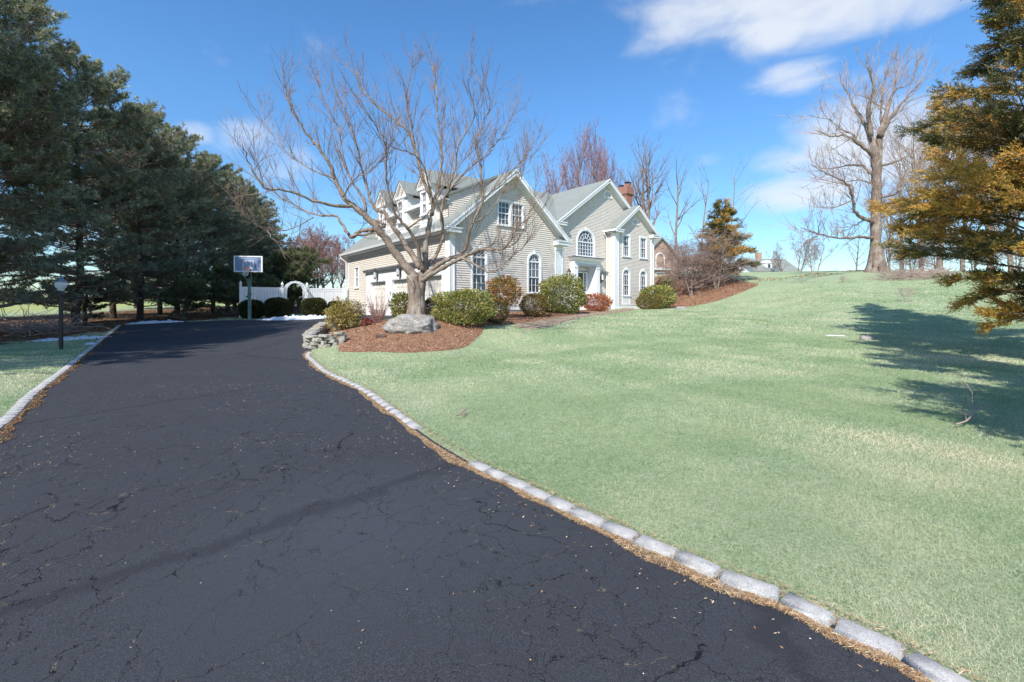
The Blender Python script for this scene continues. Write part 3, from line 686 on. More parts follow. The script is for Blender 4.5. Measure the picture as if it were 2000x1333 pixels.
# roofs: slabs
def slab(name, quad, t=.13, mat='roof', parent=house):
    q = [Vector(p) for p in quad]; n = (q[1] - q[0]).cross(q[-1] - q[0]).normalized()
    if n.z < 0: n = -n
    m = MB(); m.prism([p - n * t for p in q], n * t); return m.build(name, M[mat], parent)
YF = -.42
e0 = -.38; ez = GR - GSL * (GC - e0)
slab('roof', [(e0, YF, ez), (GC, YF, GR), (GC, GL + .4, GR), (e0, GL + .4, ez)])
slab('roof', [(GC, YF, GR - .003), (GW + .38, YF, ez), (GW + .38, 5.1, ez), (GC, GL + .4, GR - .003)])
slab('roof', [(GC, 5.1, GR - .006), (GW - .05, 5.1, GR - GSL * (GW - .05 - GC)), (GW - .05, GL + .4, GR - GSL * (GW - .05 - GC)), (GC, GL + .4, GR - .006)])
me_ = 4.95; mez = 6.87
slab('roof', [(GW - .35, me_, mez), (12.25, me_, mez), (MX, 11.6, MR), (GW - .35, 11.6, MR)])
slab('roof', [(23.9, 11.6, MR - .004), (GW - .35, 11.6, MR - .004), (GW - .35, 18.25, mez), (23.9, 18.25, mez)])
slab('roof', [(12.17, YF + 5.33, mez), (MX, YF + 5.33, MR), (MX, 11.6, MR), (12.17, 5.0, mez)])
slab('roof', [(24.03, YF + 5.33, mez), (MX, YF + 5.33, MR - .003), (MX, 11.6, MR - .003), (24.03, 11.6, mez)])
wz = WR - WSL * (WC - 17.83)
slab('roof', [(17.83, 4.45 + YF, wz), (WC, 4.45 + YF, WR), (WC, 8.6, WR), (17.83, 5.4, wz)])
slab('roof', [(23.87, 4.45 + YF, wz), (WC, 4.45 + YF, WR - .003), (WC, 8.6, WR - .003), (23.87, 8.6, wz)])
# rake boards, fascia, soffits, cornice returns
def rake(w, xa, za, xb, zb, off, th=.045, h=.24, drop=.13, name='rake_board', h2=.14):
    m = MB(); d = Vector((xb - xa, zb - za)).normalized(); nx, nzz = (-d.y, d.x) if d.x > 0 else (d.y, -d.x)
    nx, nzz = -nx, -nzz
    def q(a, b, o0, o1):
        p = [(xa + nx * a, za + nzz * a), (xb + nx * a, zb + nzz * a), (xb + nx * b, zb + nzz * b), (xa + nx * b, za + nzz * b)]
        m.hexa([w.P(x, z, o0) for x, z in p] + [w.P(x, z, o1) for x, z in p])
    q(.02, .02 + h, off, off + th); q(.02, .09, off + th, off + th + .035)
    q(.14, .165, .02, off - .002)         # sloping soffit
    q(.17, .17 + h2, .015, .05)           # frieze on the wall
    return m.build(name, M['trim'], house)
o = -YF
rake(gf, e0, ez, GC, GR, o); rake(gf, GW + .38, ez, GC, GR, o)
rake(mf, 12.17, mez, MX, MR, o); rake(mf, 24.03, mez, MX, MR, o)
rake(wf, 17.83, wz, WC, WR, o); rake(wf, 23.87, wz, WC, WR, o)
rake(ml, 4.95, mez, 11.6, MR, .35); rake(ml, 18.25, mez, 11.6, MR, .35)
def ret(w, u0, u1, z, d=.44):
    m = MB(); w.box(m, u0, u1, z - .24, z - .02, -.02, d); w.box(m, u0 - .03, u1 + .03, z - .06, z, -.02, d + .05); m.build('cornice_return', M['trim'], house)
    r = MB(); r.hexa([w.P(u0 - .03, z, 0), w.P(u1 + .03, z, 0), w.P(u1 + .03, z, d + .05), w.P(u0 - .03, z, d + .05), w.P(u0 - .03, z + .2, 0), w.P(u1 + .03, z + .2, 0), w.P(u1 + .03, z + .02, d + .05), w.P(u0 - .03, z + .02, d + .05)])
    r.build('return_cap', M['roof'], house)
ret(gf, -.38, .42, ez - .02); ret(gf, 6.95, GW + .38, ez - .02)
ret(mf, 12.15, 13.15, mez - .02); ret(wf, 17.85, 18.85, wz - .02); ret(wf, 22.95, 23.85, wz - .02)
# garage side eave: fascia, gutter, soffit, downspout
m = MB(); m.box(-.40, -.36, YF, GL + .4, ez - .26, ez - .05); m.build('fascia', M['trim'], house)
m = MB(); m.box(-.37, -.02, YF + .02, GL + .38, ez - .24, ez - .21); m.build('soffit', M['soffit'], house)
m = MB(); m.box(-.08, .02, 0, GL, ez - .46, ez - .245); m.build('frieze_board', M['soffit'], house)
m = MB(); m.hexa([(-.50, YF, ez - .17), (-.40, YF, ez - .17), (-.40, GL + .4, ez - .17), (-.50, GL + .4, ez - .17), (-.54, YF, ez - .04), (-.40, YF, ez - .04), (-.40, GL + .4, ez - .04), (-.54, GL + .4, ez - .04)])
m.build('gutter', M['trim'], house)
m = MB(); m.tube([(-.45, GL + .25, ez - .16), (-.45, GL + .25, ez - .3), (-.1, GL + .1, ez - .62), (-.1, GL + .1, 0)], .045, 8); m.build('downspout', M['trim'], house)
for q_ in ((GW + .38, 12.2, 4.86, 4.95, mez - .18, mez - .04), (17.75, 17.84, 4.03, 5.33, wz - .18, wz - .04)):
    m = MB(); m.box(*q_); m.build('gutter', M['trim'], house)
m = MB(); m.tube([(17.8, 5.2, wz - .18), (17.8, 5.2, wz - .35), (18.1, 5.2, wz - .6), (18.1, 5.2, .3)], .045, 8); m.build('downspout', M['trim'], house)
for q_ in ((17.85, 18.2, 4.1, 5.33, wz - .26, wz - .23), (GW, 12.5, 5.0, 5.33, mez - .26, mez - .22)):
    m = MB(); m.box(*q_); m.build('soffit', M['soffit'], house)
# garage doors, casings and hood
for (a, b) in DOORS:
    d = MB(); nrow = 4; zt = 2.08
    gs.box(d, a, b, 0, zt, -.24, -.18)
    for r in range(nrow):
        z0 = .03 + r * zt / nrow; z1 = z0 + zt / nrow - .04
        for c in range(4):
            u0 = a + .09 + c * (b - a - .1) / 4; u1 = u0 + (b - a - .1) / 4 - .08
            gs.box(d, u0, u1, z0 + .07, z1 - .05, -.18, -.165); gs.box(d, u0 + .05, u1 - .05, z0 + .12, z1 - .1, -.165, -.155)
    gd = d.build('garage_door', M['door_panel'], house)
    for r in range(1, nrow):
        s_ = MB(); gs.box(s_, a, b, r * zt / nrow - .014, r * zt / nrow + .004, -.18, -.174); s_.build('door_seam', M['soffit'], gd)
c = MB()
for (a, b) in ((9.8, 10.46), (6.5, 7.35), (3.2, 4.0), (.30, .65)): gs.box(c, a, b, 0, 2.12, -.24, .05)
gs.box(c, .30, 10.46, 2.10, 2.74, -.24, .045)
for (a, b) in DOORS:
    gs.box(c, a, b, 2.14, 2.22, .045, .06); gs.box(c, a - .1, a, 0, 2.22, .05, .07); gs.box(c, b, b + .1, 0, 2.22, .05, .07)
    for z in (2.36, 2.52): gs.box(c, a + .2, b - .2, z, z + .03, .045, .055)
c.build('garage_door_surround', M['trim'], house)
c = MB(); c.hexa([gs.P(.2, 2.74, 0), gs.P(10.56, 2.74, 0), gs.P(10.56, 2.74, .2), gs.P(.2, 2.74, .2), gs.P(.2, 2.98, 0), gs.P(10.56, 2.98, 0), gs.P(10.6, 2.90, .26), gs.P(.16, 2.90, .26)]); c.build('hood_cornice', M['copper'], house)
c = MB()
for i in range(22): gs.box(c, 6.89, 6.97, .15 + i * .115, .19 + i * .115, .05, .07)
c.build('rain_chain', M['soffit'], house, kind='stuff')
c = MB(); gs.box(c, 6.6, 6.7, 1.25, 1.45, .05, .09); c.build('door_keypad', M['copper'], house)
# dormers on the garage roof (left slope)
def dormer_gable(yc, wd=1.3):
    a = .12; dw = Wall(a, 0, (0, 1), (-1, 0)); zb = 4.45; zp = 6.78; zk = 7.30
    root = MB(); root.box(a, 2.8, yc - wd / 2, yc + wd / 2, zb, zp); rt = root.build('dormer', M['trim'], house)
    t = MB(); dw.box(t, yc - wd / 2 - .14, yc + wd / 2 + .14, zp - .02, zp + .12, -.3, .14)
    for s in (-1, 1): dw.bar(t, (yc + s * (wd / 2 + .18), zp + .06), (yc, zk + .42), .13, -.05, .16)
    dw.box(t, yc - wd / 2 - .0, yc + wd / 2, zb + .3, zb + .36, 0, .05); dw.box(t, yc - .5, yc + .5, zb + .86, zb + .93, 0, .07)
    for z in (zb + .55, zb + .7): dw.box(t, yc - .42, yc + .42, z, z + .03, 0, .02)
    t.build('pediment_trim', M['trim'], rt, kind='stuff')
    t = MB(); t.add([dw.P(yc - wd / 2, zp + .1, .02), dw.P(yc + wd / 2, zp + .1, .02), dw.P(yc, zk + .34, .02)], [(0, 1, 2)])
    for i in range(4): z = zp + .16 + i * .11; hwid = (wd / 2) * (1 - (z - zp - .1) / (zk + .24 - zp)); dw.box(t, yc - hwid + .08, yc + hwid - .08, z, z + .015, .02, .035)
    t.build('siding', M['siding'], rt, kind='stuff')
    r = MB()
    for s in (-1, 1):
        r.prism([(a - .2, yc, zk + .46), (a - .2, yc + s * (wd / 2 + .24), zp + .06), (3.6, yc + s * (wd / 2 + .24), zp + .06), (3.6, yc, zk + .46)], (0, 0, .07))
    r.build('dormer_roof', M['roof'], rt)
    window(Wall(a - .085, 0, (0, 1), (-1, 0)), yc, .74, zb + .96, zp - .22, cols=3, rows=4, cas=.10, parent=house)
for yc in (2.62, 5.48, 8.25): dormer_gable(yc)
sh = Wall(.5, 0, (0, 1), (-1, 0)); siding(sh, [(.95, 4.9), (10.2, 4.9), (10.2, 5.95), (.95, 5.95)])
for yy, nn in ((.95, -1), (10.2, 1)):
    e = Wall(0, yy, (1, 0), (0, nn)); siding(e, [(.5, 5.05), (.5, 6.18), (3.5, 7.60), (3.5, 7.5)])
m = MB(); m.box(.12, .5, .8, 10.35, 5.93, 5.97); m.box(.42, .52, .9, 10.25, 5.72, 5.93); m.build('soffit', M['soffit'], house)
m = MB(); m.box(.05, .13, .75, 10.4, 5.93, 6.1); m.build('gutter', M['trim'], house)
slab('dormer_roof', [(.1, .78, 6.12), (.1, 10.38, 6.12), (3.5, 10.38, 7.72), (3.5, .78, 7.72)], .1)
# gable vents
def vent(w, uc, z0, r):
    c = MB(); w.ring(c, uc, z0, r - .09, r, 0, .06); w.box(c, uc - r - .02, uc + r + .02, z0 - .08, z0, 0, .08); v = c.build('gable_vent', M['trim'], house)
    c = MB(); n = 6
    for i in range(n):
        z = z0 + i * (r - .1) / n; q = math.sqrt(max((r - .09) ** 2 - (z - z0 + .03) ** 2, .001)); w.box(c, uc - q, uc + q, z + .02, z + .055, .01, .05)
    c.build('louvre', M['soffit'], v, kind='stuff')
vent(mf, 18.35, 9.62, .55); vent(wf, 20.85, 7.55, .46)
# portico
c = MB()
mf.box(c, 13.95, 14.35, 0.2, 3.9, -.5, .43); mf.box(c, 16.5, 16.9, .2, 3.9, -.5, .43)
mf.box(c, 13.9, 14.4, .9, 1.2, -.5, .46); mf.box(c, 16.45, 16.95, .9, 1.2, -.5, .46)
mf.box(c, 13.93, 14.37, 3.55, 3.6, .4, .47); mf.box(c, 16.48, 16.92, 3.55, 3.6, .4, .47)
mf.box(c, 13.95, 16.9, 3.88, 4.12, -.5, .43); c.build('portico', M['trim'], house)
c = MB(); c.hexa([mf.P(13.85, 4.10, 0), mf.P(17.0, 4.10, 0), mf.P(17.0, 4.10, .55), mf.P(13.85, 4.10, .55), mf.P(13.65, 4.34, 0), mf.P(17.2, 4.34, 0), mf.P(17.2, 4.30, .75), mf.P(13.65, 4.30, .75)])
hood_ = c.build('portico_cornice', M['trim'], house)
c = MB(); mf.box(c, 13.63, 17.22, 4.345, 4.375, 0, .77); c.build('hood_flashing', M['copper'], hood_)
c = MB(); mf.box(c, 14.3, 16.55, 3.75, 3.89, -.55, .42); mf.box(c, 14.3, 16.55, 1.1, 1.2, -.6, .9); mf.box(c, 14.0, 16.9, .25, 1.1, -.5, 1.2); mf.box(c, 14.0, 16.9, .1, .66, 1.19, 1.55)
mf.box(c, 14.3, 16.55, 3.4, 3.9, -.6, -.52); c.build('stoop', M['soffit'], house, kind='stuff')
dp = -.52
c = MB(); mf.box(c, 14.3, 16.55, 3.24, 3.34, dp - .08, dp + .04); mf.box(c, 14.3, 14.62, 1.2, 3.3, dp - .08, dp + .01); mf.box(c, 15.92, 16.02, 1.2, 3.3, dp - .08, dp + .04); mf.box(c, 16.3, 16.55, 1.2, 3.3, dp - .08, dp + .01)
mf.box(c, 14.9, 14.98, 1.2, 3.3, dp - .08, dp + .04); mf.box(c, 14.3, 16.55, 3.54, 3.62, dp - .08, dp + .04)
mf.box(c, 16.0, 16.3, 1.2, 1.8, dp - .08, dp); mf.box(c, 14.6, 14.9, 1.2, 1.8, dp - .08, dp); dfr = c.build('door_frame', M['trim'], house)
c = MB(); mf.box(c, 14.98, 15.92, 1.2, 3.24, dp - .06, dp - .02); fd_ = c.build('front_door', M['darkdoor'], house)
c = MB(); 
for u in (15.05, 15.5):
    for z in (1.35, 2.35): mf.box(c, u, u + .36, z, z + .75, dp - .02, dp - .01)
c.build('door_panel', M['darkdoor'], fd_)
c = MB(); mf.box(c, 14.3, 16.55, 3.34, 3.54, dp - .05, dp - .04); mf.box(c, 16.02, 16.3, 1.8, 3.24, dp - .05, dp - .04); mf.box(c, 14.62, 14.9, 1.8, 3.24, dp - .05, dp - .04); sl_ = c.build('sidelight', M['glass'], house)
c = MB()
for i in range(8): mf.box(c, 14.55 + i * .25, 14.58 + i * .25, 3.34, 3.54, dp - .04, dp - .02)
for i in range(5): mf.box(c, 16.02, 16.3, 1.98 + i * .26, 2.01 + i * .26, dp - .04, dp - .02); mf.box(c, 14.62, 14.9, 1.98 + i * .26, 2.01 + i * .26, dp - .04, dp - .02)
c.build('muntins', M['trim'], sl_, kind='stuff')
# lanterns as parts of the house
def wlantern(w, u, z, s=1.0, arm=.2):
    m = MB(); w.box(m, u - .04 * s, u + .04 * s, z - .32 * s, z + .05 * s, 0.02, .06)
    p = [w.P(u, z - .25 * s, .05), w.P(u, z - .3 * s, arm * .6), w.P(u, z - .2 * s, arm)]; m.tube(p, .012 * s, 6)
    cx = w.P(u, z, arm); m.lathe([(.02 * s, .34 * s), (.03 * s, .3 * s), (.12 * s, .18 * s), (.13 * s, .16 * s), (.09 * s, .16 * s)], cx, 6)
    m.lathe([(.09 * s, -.17 * s), (.05 * s, -.22 * s), (.015 * s, -.27 * s)], cx, 6)
    for j in range(6): a = j * math.pi / 3; m.tube([cx + Vector((.085 * s * math.cos(a), .085 * s * math.sin(a), .17 * s)), cx + Vector((.085 * s * math.cos(a), .085 * s * math.sin(a), -.17 * s))], .008 * s, 4)
    L_ = m.build('wall_lantern', M['black'], house)
    g = MB(); g.lathe([(.075 * s, -.16 * s), (.08 * s, .15 * s)], cx, 6); g.build('lantern_glass', M['lampglass'], L_)
for u in (8.55, 5.25, 2.0): wlantern(gs, u, 2.55, 1.15, .24)
wlantern(mf, 13.55, 2.95, 1.5, .24); wlantern(mf, 17.45, 2.95, 1.5, .24)
# chimney
c = MB(); cx, cy = 23.75, 7.6
c.box(cx - .42, cx + .42, cy - .50, cy + .50, 0, 10.95); c.box(cx - .48, cx + .48, cy - .56, cy + .56, 10.95, 11.05); c.box(cx - .53, cx + .53, cy - .61, cy + .61, 11.05, 11.55)
c.box(cx - .46, cx + .46, cy - .54, cy + .54, 11.55, 11.75); c.box(cx - .24, cx + .24, cy - .5, cy - .02, 11.75, 12.0); ch = c.build('chimney', M['brick'], house)
for dy, dz in ((-.28, .0), (.34, -.18)):
    c = MB(); c.box(cx - .3, cx + .3, cy + dy - .24, cy + dy + .24, 12.15 + dz, 12.18 + dz)
    for sx in (-.2, .2):
        for sy in (-.15, .15): c.box(cx + sx - .02, cx + sx + .02, cy + dy + sy - .02, cy + dy + sy + .02, 11.75, 12.15 + dz)
    c.build('chimney_cap', M['black'], ch)
# ---------------------------------------------------------------- trees
def frusta(segs, k):
    S = np.asarray(segs, dtype=float)
    p0 = S[:, 0:3]; p1 = S[:, 3:6]; r0 = S[:, 6]; r1 = S[:, 7]
    t = p1 - p0; t /= np.linalg.norm(t, axis=1)[:, None] + 1e-9
    up = np.where(np.abs(t[:, 2:3]) > .9, np.array([[1., 0, 0]]), np.array([[0, 0, 1.]]))
    u = np.cross(t, up); u /= np.linalg.norm(u, axis=1)[:, None] + 1e-9; w = np.cross(t, u)
    a = 2 * np.pi * np.arange(k) / k
    ring = u[:, None, :] * np.cos(a)[None, :, None] + w[:, None, :] * np.sin(a)[None, :, None]
    A = p0[:, None, :] + ring * r0[:, None, None]; B = p1[:, None, :] + ring * r1[:, None, None]
    V = np.concatenate([A, B], 1).reshape(-1, 3); n = len(S)
    b = (np.arange(n) * 2 * k)[:, None]; j = np.arange(k)[None, :]
    F = np.stack([b + j, b + (j + 1) % k, b + k + (j + 1) % k, b + k + j], -1).reshape(-1, 4)
    return V, F
def segmesh(name, segs, k, mat, smooth=True):
    V, F = frusta(segs, k); return mesh_np(name, V, F, mat, smooth=smooth)
def polyline_segs(pts, r0, r1, power=1.0):
    out = []; n = len(pts) - 1
    for i in range(n):
        a = (i / n) ** power; b = ((i + 1) / n) ** power
        out.append((*pts[i], *pts[i + 1], r0 + (r1 - r0) * a, r0 + (r1 - r0) * b))
    return out
def rv(r): return Vector((r.gauss(0, 1), r.gauss(0, 1), r.gauss(0, 1))).normalized()

def grow(r, out, p, d, L, rad, lvl, prm):
    """recursive bare branch; out[lvl] collects segments"""
    n = max(3, int(L / prm.get('step', .35))) if lvl < 3 else 3
    n = min(n, 14); pts = [p.copy()]; st = L / n; pos_ = []
    trop = prm['trop'][min(lvl, len(prm['trop']) - 1)]; wob = prm['wob'] * (.4 if lvl == 0 else 1)
    for i in range(n):
        d = (d + rv(r) * wob + Vector((0, 0, trop))).normalized(); p = p + d * st; pts.append(p.copy()); pos_.append((p.copy(), d.copy(), (i + 1) / n))
    r1 = rad * prm.get('taper', .35)
    out[min(lvl, 3)] += polyline_segs([tuple(q) for q in pts], rad, r1)
    if lvl >= prm['depth']: return
    nb = prm['nb'][lvl]
    for b in range(nb):
        f = prm['start'][lvl] + (1 - prm['start'][lvl]) * (b + r.random()) / nb
        q, dd, ff = pos_[min(n - 1, int(f * n))]
        side = dd.cross(rv(r)).normalized(); ang = r.uniform(*prm['ang'])
        nd_ = (dd * math.cos(ang) + side * math.sin(ang)).normalized()
        ll = L * prm['ratio'][lvl] * r.uniform(.7, 1.2) * (1.15 - .55 * ff)
        grow(r, out, q, nd_, ll, max(prm['rmin'], (rad + (r1 - rad) * ff) * prm.get('rr', .55)), lvl + 1, prm)

def finish_tree(root, out, bark_m, twig_m, k0=8):
    t = out[0] + out[1]
    obj('trunk', segmesh('trunk', t, k0, bark_m), root)
    if out[2] + out[3]: obj('crown', segmesh('crown', out[2] + out[3], 3, twig_m, False), root, kind='stuff')
BT = {}
def bare_tree(name, label, px, D, gz, hgt_m, rad, seed, barkm, twigm, group=None, cat='tree', stems=1, lean=(0, 0), share=None, **kw):
    r = random.Random(seed); X = (px - 1000) / FOC * D; z = H(X, D) if gz is None else gz
    root = empty(name, (X, D, z), label=label, cat=cat, group=group)
    if share and share in BT:
        s_ = hgt_m / BT[share][0]; root.scale = (s_ * r.uniform(.9, 1.1), s_, s_); root.rotation_euler = (0, 0, r.uniform(1, 5.5))
        for me in BT[share][1]: obj(me.name.split('.')[0], me, root, kind='stuff' if me.name.startswith('crown') else None)
        return root
    prm = dict(depth=3, nb=(11, 8, 7), start=(.3, .25, .15), ang=(.45, 1.0), ratio=(.5, .5, .5), trop=(.06, .10, .06, .04), wob=.14, rmin=.006, step=.6, taper=.3)
    prm.update(kw); out = [[], [], [], []]
    for s in range(stems):
        a = r.uniform(0, 6.28); d = Vector((lean[0] + (.25 * math.cos(a) if stems > 1 else 0), lean[1] + (.25 * math.sin(a) if stems > 1 else 0), 1)).normalized()
        grow(r, out, Vector((.1 * math.cos(a) * (stems > 1), .1 * math.sin(a) * (stems > 1), -.2)), d, hgt_m * (.72 if stems == 1 else .62) * r.uniform(.9, 1.05), rad, 0, prm)
    if stems == 1: out[0] += polyline_segs([(0, 0, -.3), (0, 0, .1), (0, 0, .6)], rad * 1.9, rad, .6)
    finish_tree(root, out, barkm, twigm)
    if share: BT[share] = (hgt_m, [o.data for o in root.children])
    return root

# ---- the hero tree: limbs traced as polylines, each with its own depth
def traced(root, base, D0, Z, limbs, trunk, seed, S=1.0, mats=('bark_grey', 'twig'), up=.45, tstep=(.08, .21), tw=(.008, .016), tip=.0040, f0=.30):
    r = random.Random(seed); tubes = list(trunk); mid = []; twig = []; shoots = []
    for pts, off, p0, r0, r1 in limbs:
        n = len(pts); P = []
        for i, q in enumerate(pts):
            px, py = Z(*q); P.append(tuple(W(px, py, D0 + p0 + off * i / (n - 1)) - base))
        P = smooth_poly(P, 5); P[1:-1] += np.array([[r.gauss(0, .018 * S) for _ in range(3)] for _ in range(len(P) - 2)]); n = len(P)
        Ln = np.r_[0, np.cumsum(np.linalg.norm(np.diff(P, axis=0), axis=1))]
        Rr = [(r0 + (r1 - r0) * (i / (n - 1)) ** .8) * (1 + .07 * math.sin(i * 1.9 + r0 * 90)) for i in range(n)]
        cut = next((i for i in range(n) if Rr[i] < .022 * S), n)
        if cut > 1: tubes.append((P[:cut + 1], Rr[:cut + 1]))
        if cut < n - 1: mid += [(*P[i], *P[i + 1], Rr[i], Rr[i + 1]) for i in range(cut, n - 1)]
        s = Ln[-1] * (f0 if Ln[-1] > 4 * S else .12)
        while s < Ln[-1]:
            i = min(n - 2, int(np.searchsorted(Ln, s) - 1)); q = Vector(P[i]); d = Vector(P[i + 1] - P[i]).normalized(); f = s / Ln[-1]
            shoots.append((q, d, f, r0 + (r1 - r0) * f ** .8)); s += r.uniform(*tstep) * S
    for q, d, f, rad in shoots:
        side = d.cross(rv(r)).normalized(); a = r.uniform(.4, 1.1)
        dd = (d * math.cos(a) + side * math.sin(a) + Vector((0, 0, up))).normalized()
        L = S * r.uniform(.5, 2.1) * (1.25 - .6 * f); n = 5; p = q.copy(); pts = [p.copy()]; rr = min(rad * .6, r.uniform(*tw)); ds = []
        for i in range(n):
            dd = (dd + rv(r) * .17 + Vector((0, 0, .2 * up))).normalized(); p = p + dd * (L / n); pts.append(p.copy()); ds.append(dd.copy())
        twig += polyline_segs([tuple(v) for v in pts], rr, tip)
        for j in range(r.randint(3, 6)):
            i = r.randint(0, n - 1); e = (ds[i] + rv(r) * .55 + Vector((0, 0, .2))).normalized(); l2 = S * r.uniform(.2, .75); p = pts[i + 1].copy(); pp = [p.copy()]
            for t in range(3): e = (e + rv(r) * .18 + Vector((0, 0, .07))).normalized(); p = p + e * l2 / 3; pp.append(p.copy())
            twig += polyline_segs([tuple(v) for v in pp], tip * 1.35, tip * .8)
            if r.random() < .6:
                e2 = (e + rv(r) * .6).normalized(); twig += polyline_segs([tuple(pp[1]), tuple(pp[1] + e2 * .25 * S)], tip * 1.0, tip * .7)
    obj('trunk', limbmesh('trunk', tubes, 12, M[mats[0]]), root)
    obj('branches', segmesh('branches', mid, 5, M[mats[0]]), root, kind='stuff')
    obj('twigs', segmesh('twigs', twig, 3, M[mats[1]], False), root, kind='stuff')
def limbmesh(name, limbs, k, mat):
    mb = MB()
    for P, R in limbs: mb.tube(P, R, k)
    me = bpy.data.meshes.new(name); me.from_pydata(mb.v, [], mb.f); me.materials.append(mat)
    me.polygons.foreach_set('use_smooth', np.ones(len(me.polygons), dtype=bool)); me.update(); return me
def hero():
    D0 = 17.2; base = W(813, 612, D0); base.z = H(base.x, base.y)
    root = empty('bare_tree', tuple(base), label='wide-spreading bare ornamental tree with forked mossy trunk behind the boulder', cat='tree')
    def Z(x, y): return (460 + x / 2.381, 80 + y / 2.381)
    limbs = [  # pts, depth offset, start depth, r0, r1
        ([(838, 1100), (760, 1010), (690, 910), (620, 830), (560, 780), (500, 725), (460, 640), (440, 580), (400, 520), (330, 430), (250, 300), (215, 120)], -1.2, 0, .175, .012),
        ([(548, 770), (470, 765), (380, 750), (250, 700), (130, 680), (60, 560), (30, 480)], -2.5, -.4, .075, .01),
        ([(640, 880), (585, 885), (538, 912), (500, 860), (460, 810), (380, 812), (240, 745), (120, 640), (80, 440)], 1.0, -.3, .085, .008),
        ([(600, 815), (600, 740), (540, 650), (490, 520), (480, 400), (400, 250), (370, 120)], 1.2, -.3, .06, .008),
        ([(538, 912), (700, 862), (620, 830)], 0, -.3, .05, .05),
        ([(862, 1060), (800, 960), (730, 860), (690, 800), (640, 770), (600, 640), (560, 480), (500, 300), (440, 180)], 2.4, .15, .125, .008),
        ([(872, 1070), (845, 960), (800, 870), (740, 800), (700, 640), (700, 500), (640, 380), (560, 250)], -2.8, -.1, .085, .008),
        ([(870, 1080), (885, 960), (905, 830), (918, 760), (870, 640), (830, 480), (780, 400), (640, 290), (560, 170), (510, 100)], .9, 0, .13, .008),
        ([(916, 775), (950, 640), (960, 500), (940, 340), (930, 200), (905, 80)], 2.6, .3, .075, .008),
        ([(832, 480), (800, 300), (800, 230), (832, 60)], -.6, .5, .04, .008),
        ([(880, 1060), (935, 990), (965, 900), (958, 780), (1000, 690), (1080, 600), (1180, 520), (1270, 380), (1330, 260)], 2.9, .1, .085, .008),
        ([(962, 900), (960, 780), (1010, 640), (1040, 480), (1110, 350), (1080, 200), (1100, 130)], -2.0, 0, .05, .008),
        ([(868, 1100), (930, 1050), (1000, 1010), (1060, 985), (1100, 850), (1150, 740), (1140, 620), (1125, 450), (1185, 300), (1150, 180)], -1.3, 0, .105, .008),
        ([(1150, 740), (1200, 690), (1290, 600), (1380, 500), (1402, 470)], -.8, -1, .035, .006),
        ([(866, 1115), (950, 1062), (1040, 1015), (1130, 975), (1200, 970), (1260, 960), (1300, 880), (1370, 820)], -2.4, 0, .10, .008),
        ([(1045, 1010), (1130, 1050), (1200, 1072), (1280, 1010), (1350, 950), (1400, 900)], -1.2, -1.0, .05, .006),
        ([(1260, 960), (1310, 930), (1370, 800), (1400, 640)], 1.0, -2, .03, .006),
        ([(380, 812), (250, 880), (150, 880), (60, 830), (-10, 740)], -1.6, .6, .022, .005),
        ([(150, 880), (190, 935), (280, 925), (300, 870)], -.5, -.6, .015, .005),
        ([(920, 760), (860, 560), (700, 480), (620, 380)], -2.6, .2, .04, .006),
        ([(800, 870), (860, 830), (905, 790), (960, 690), (1060, 560), (1180, 430)], -2.4, -.8, .035, .006),
        ([(500, 725), (560, 640), (640, 600), (760, 420)], -2.0, -.7, .03, .006),
        ([(1100, 850), (1180, 800), (1250, 700), (1330, 640), (1360, 420)], 2.0, -.9, .035, .006),
        ([(460, 640), (360, 600), (240, 520), (160, 420), (110, 300)], 1.6, -.7, .035, .006),
    ]
    tr = []
    def T(pts, r0, r1, pw=.7):
        P = smooth_poly([tuple(v) for v in pts], 5); n = len(P); tr.append((P, [(r0 + (r1 - r0) * (i / (n - 1)) ** pw) * (1 + .05 * math.sin(i * 1.3)) for i in range(n)]))
    T([(0, 0, -.4), (0, 0, .0), (-.02, 0, .3), W(811, 575, D0) - base, W(806, 538, D0) - base], .43, .24)
    T([(.12, .05, -.4), (.10, 0, .3), W(819, 570, D0 + .1) - base, W(826, 533, D0 + .1) - base], .34, .18)
    for a in range(7):
        an = a * .9; T([(.48 * math.cos(an), .48 * math.sin(an), -.25), (.28 * math.cos(an), .28 * math.sin(an), .15), (.15 * math.cos(an), .15 * math.sin(an), .9)], .13, .08)
    T([W(800, 540, D0 - .2) - base, W(808, 560, D0 - .27) - base, W(806, 590, D0 - .2) - base], .10, .04)
    traced(root, base, D0, Z, limbs, tr, 11)
hero()
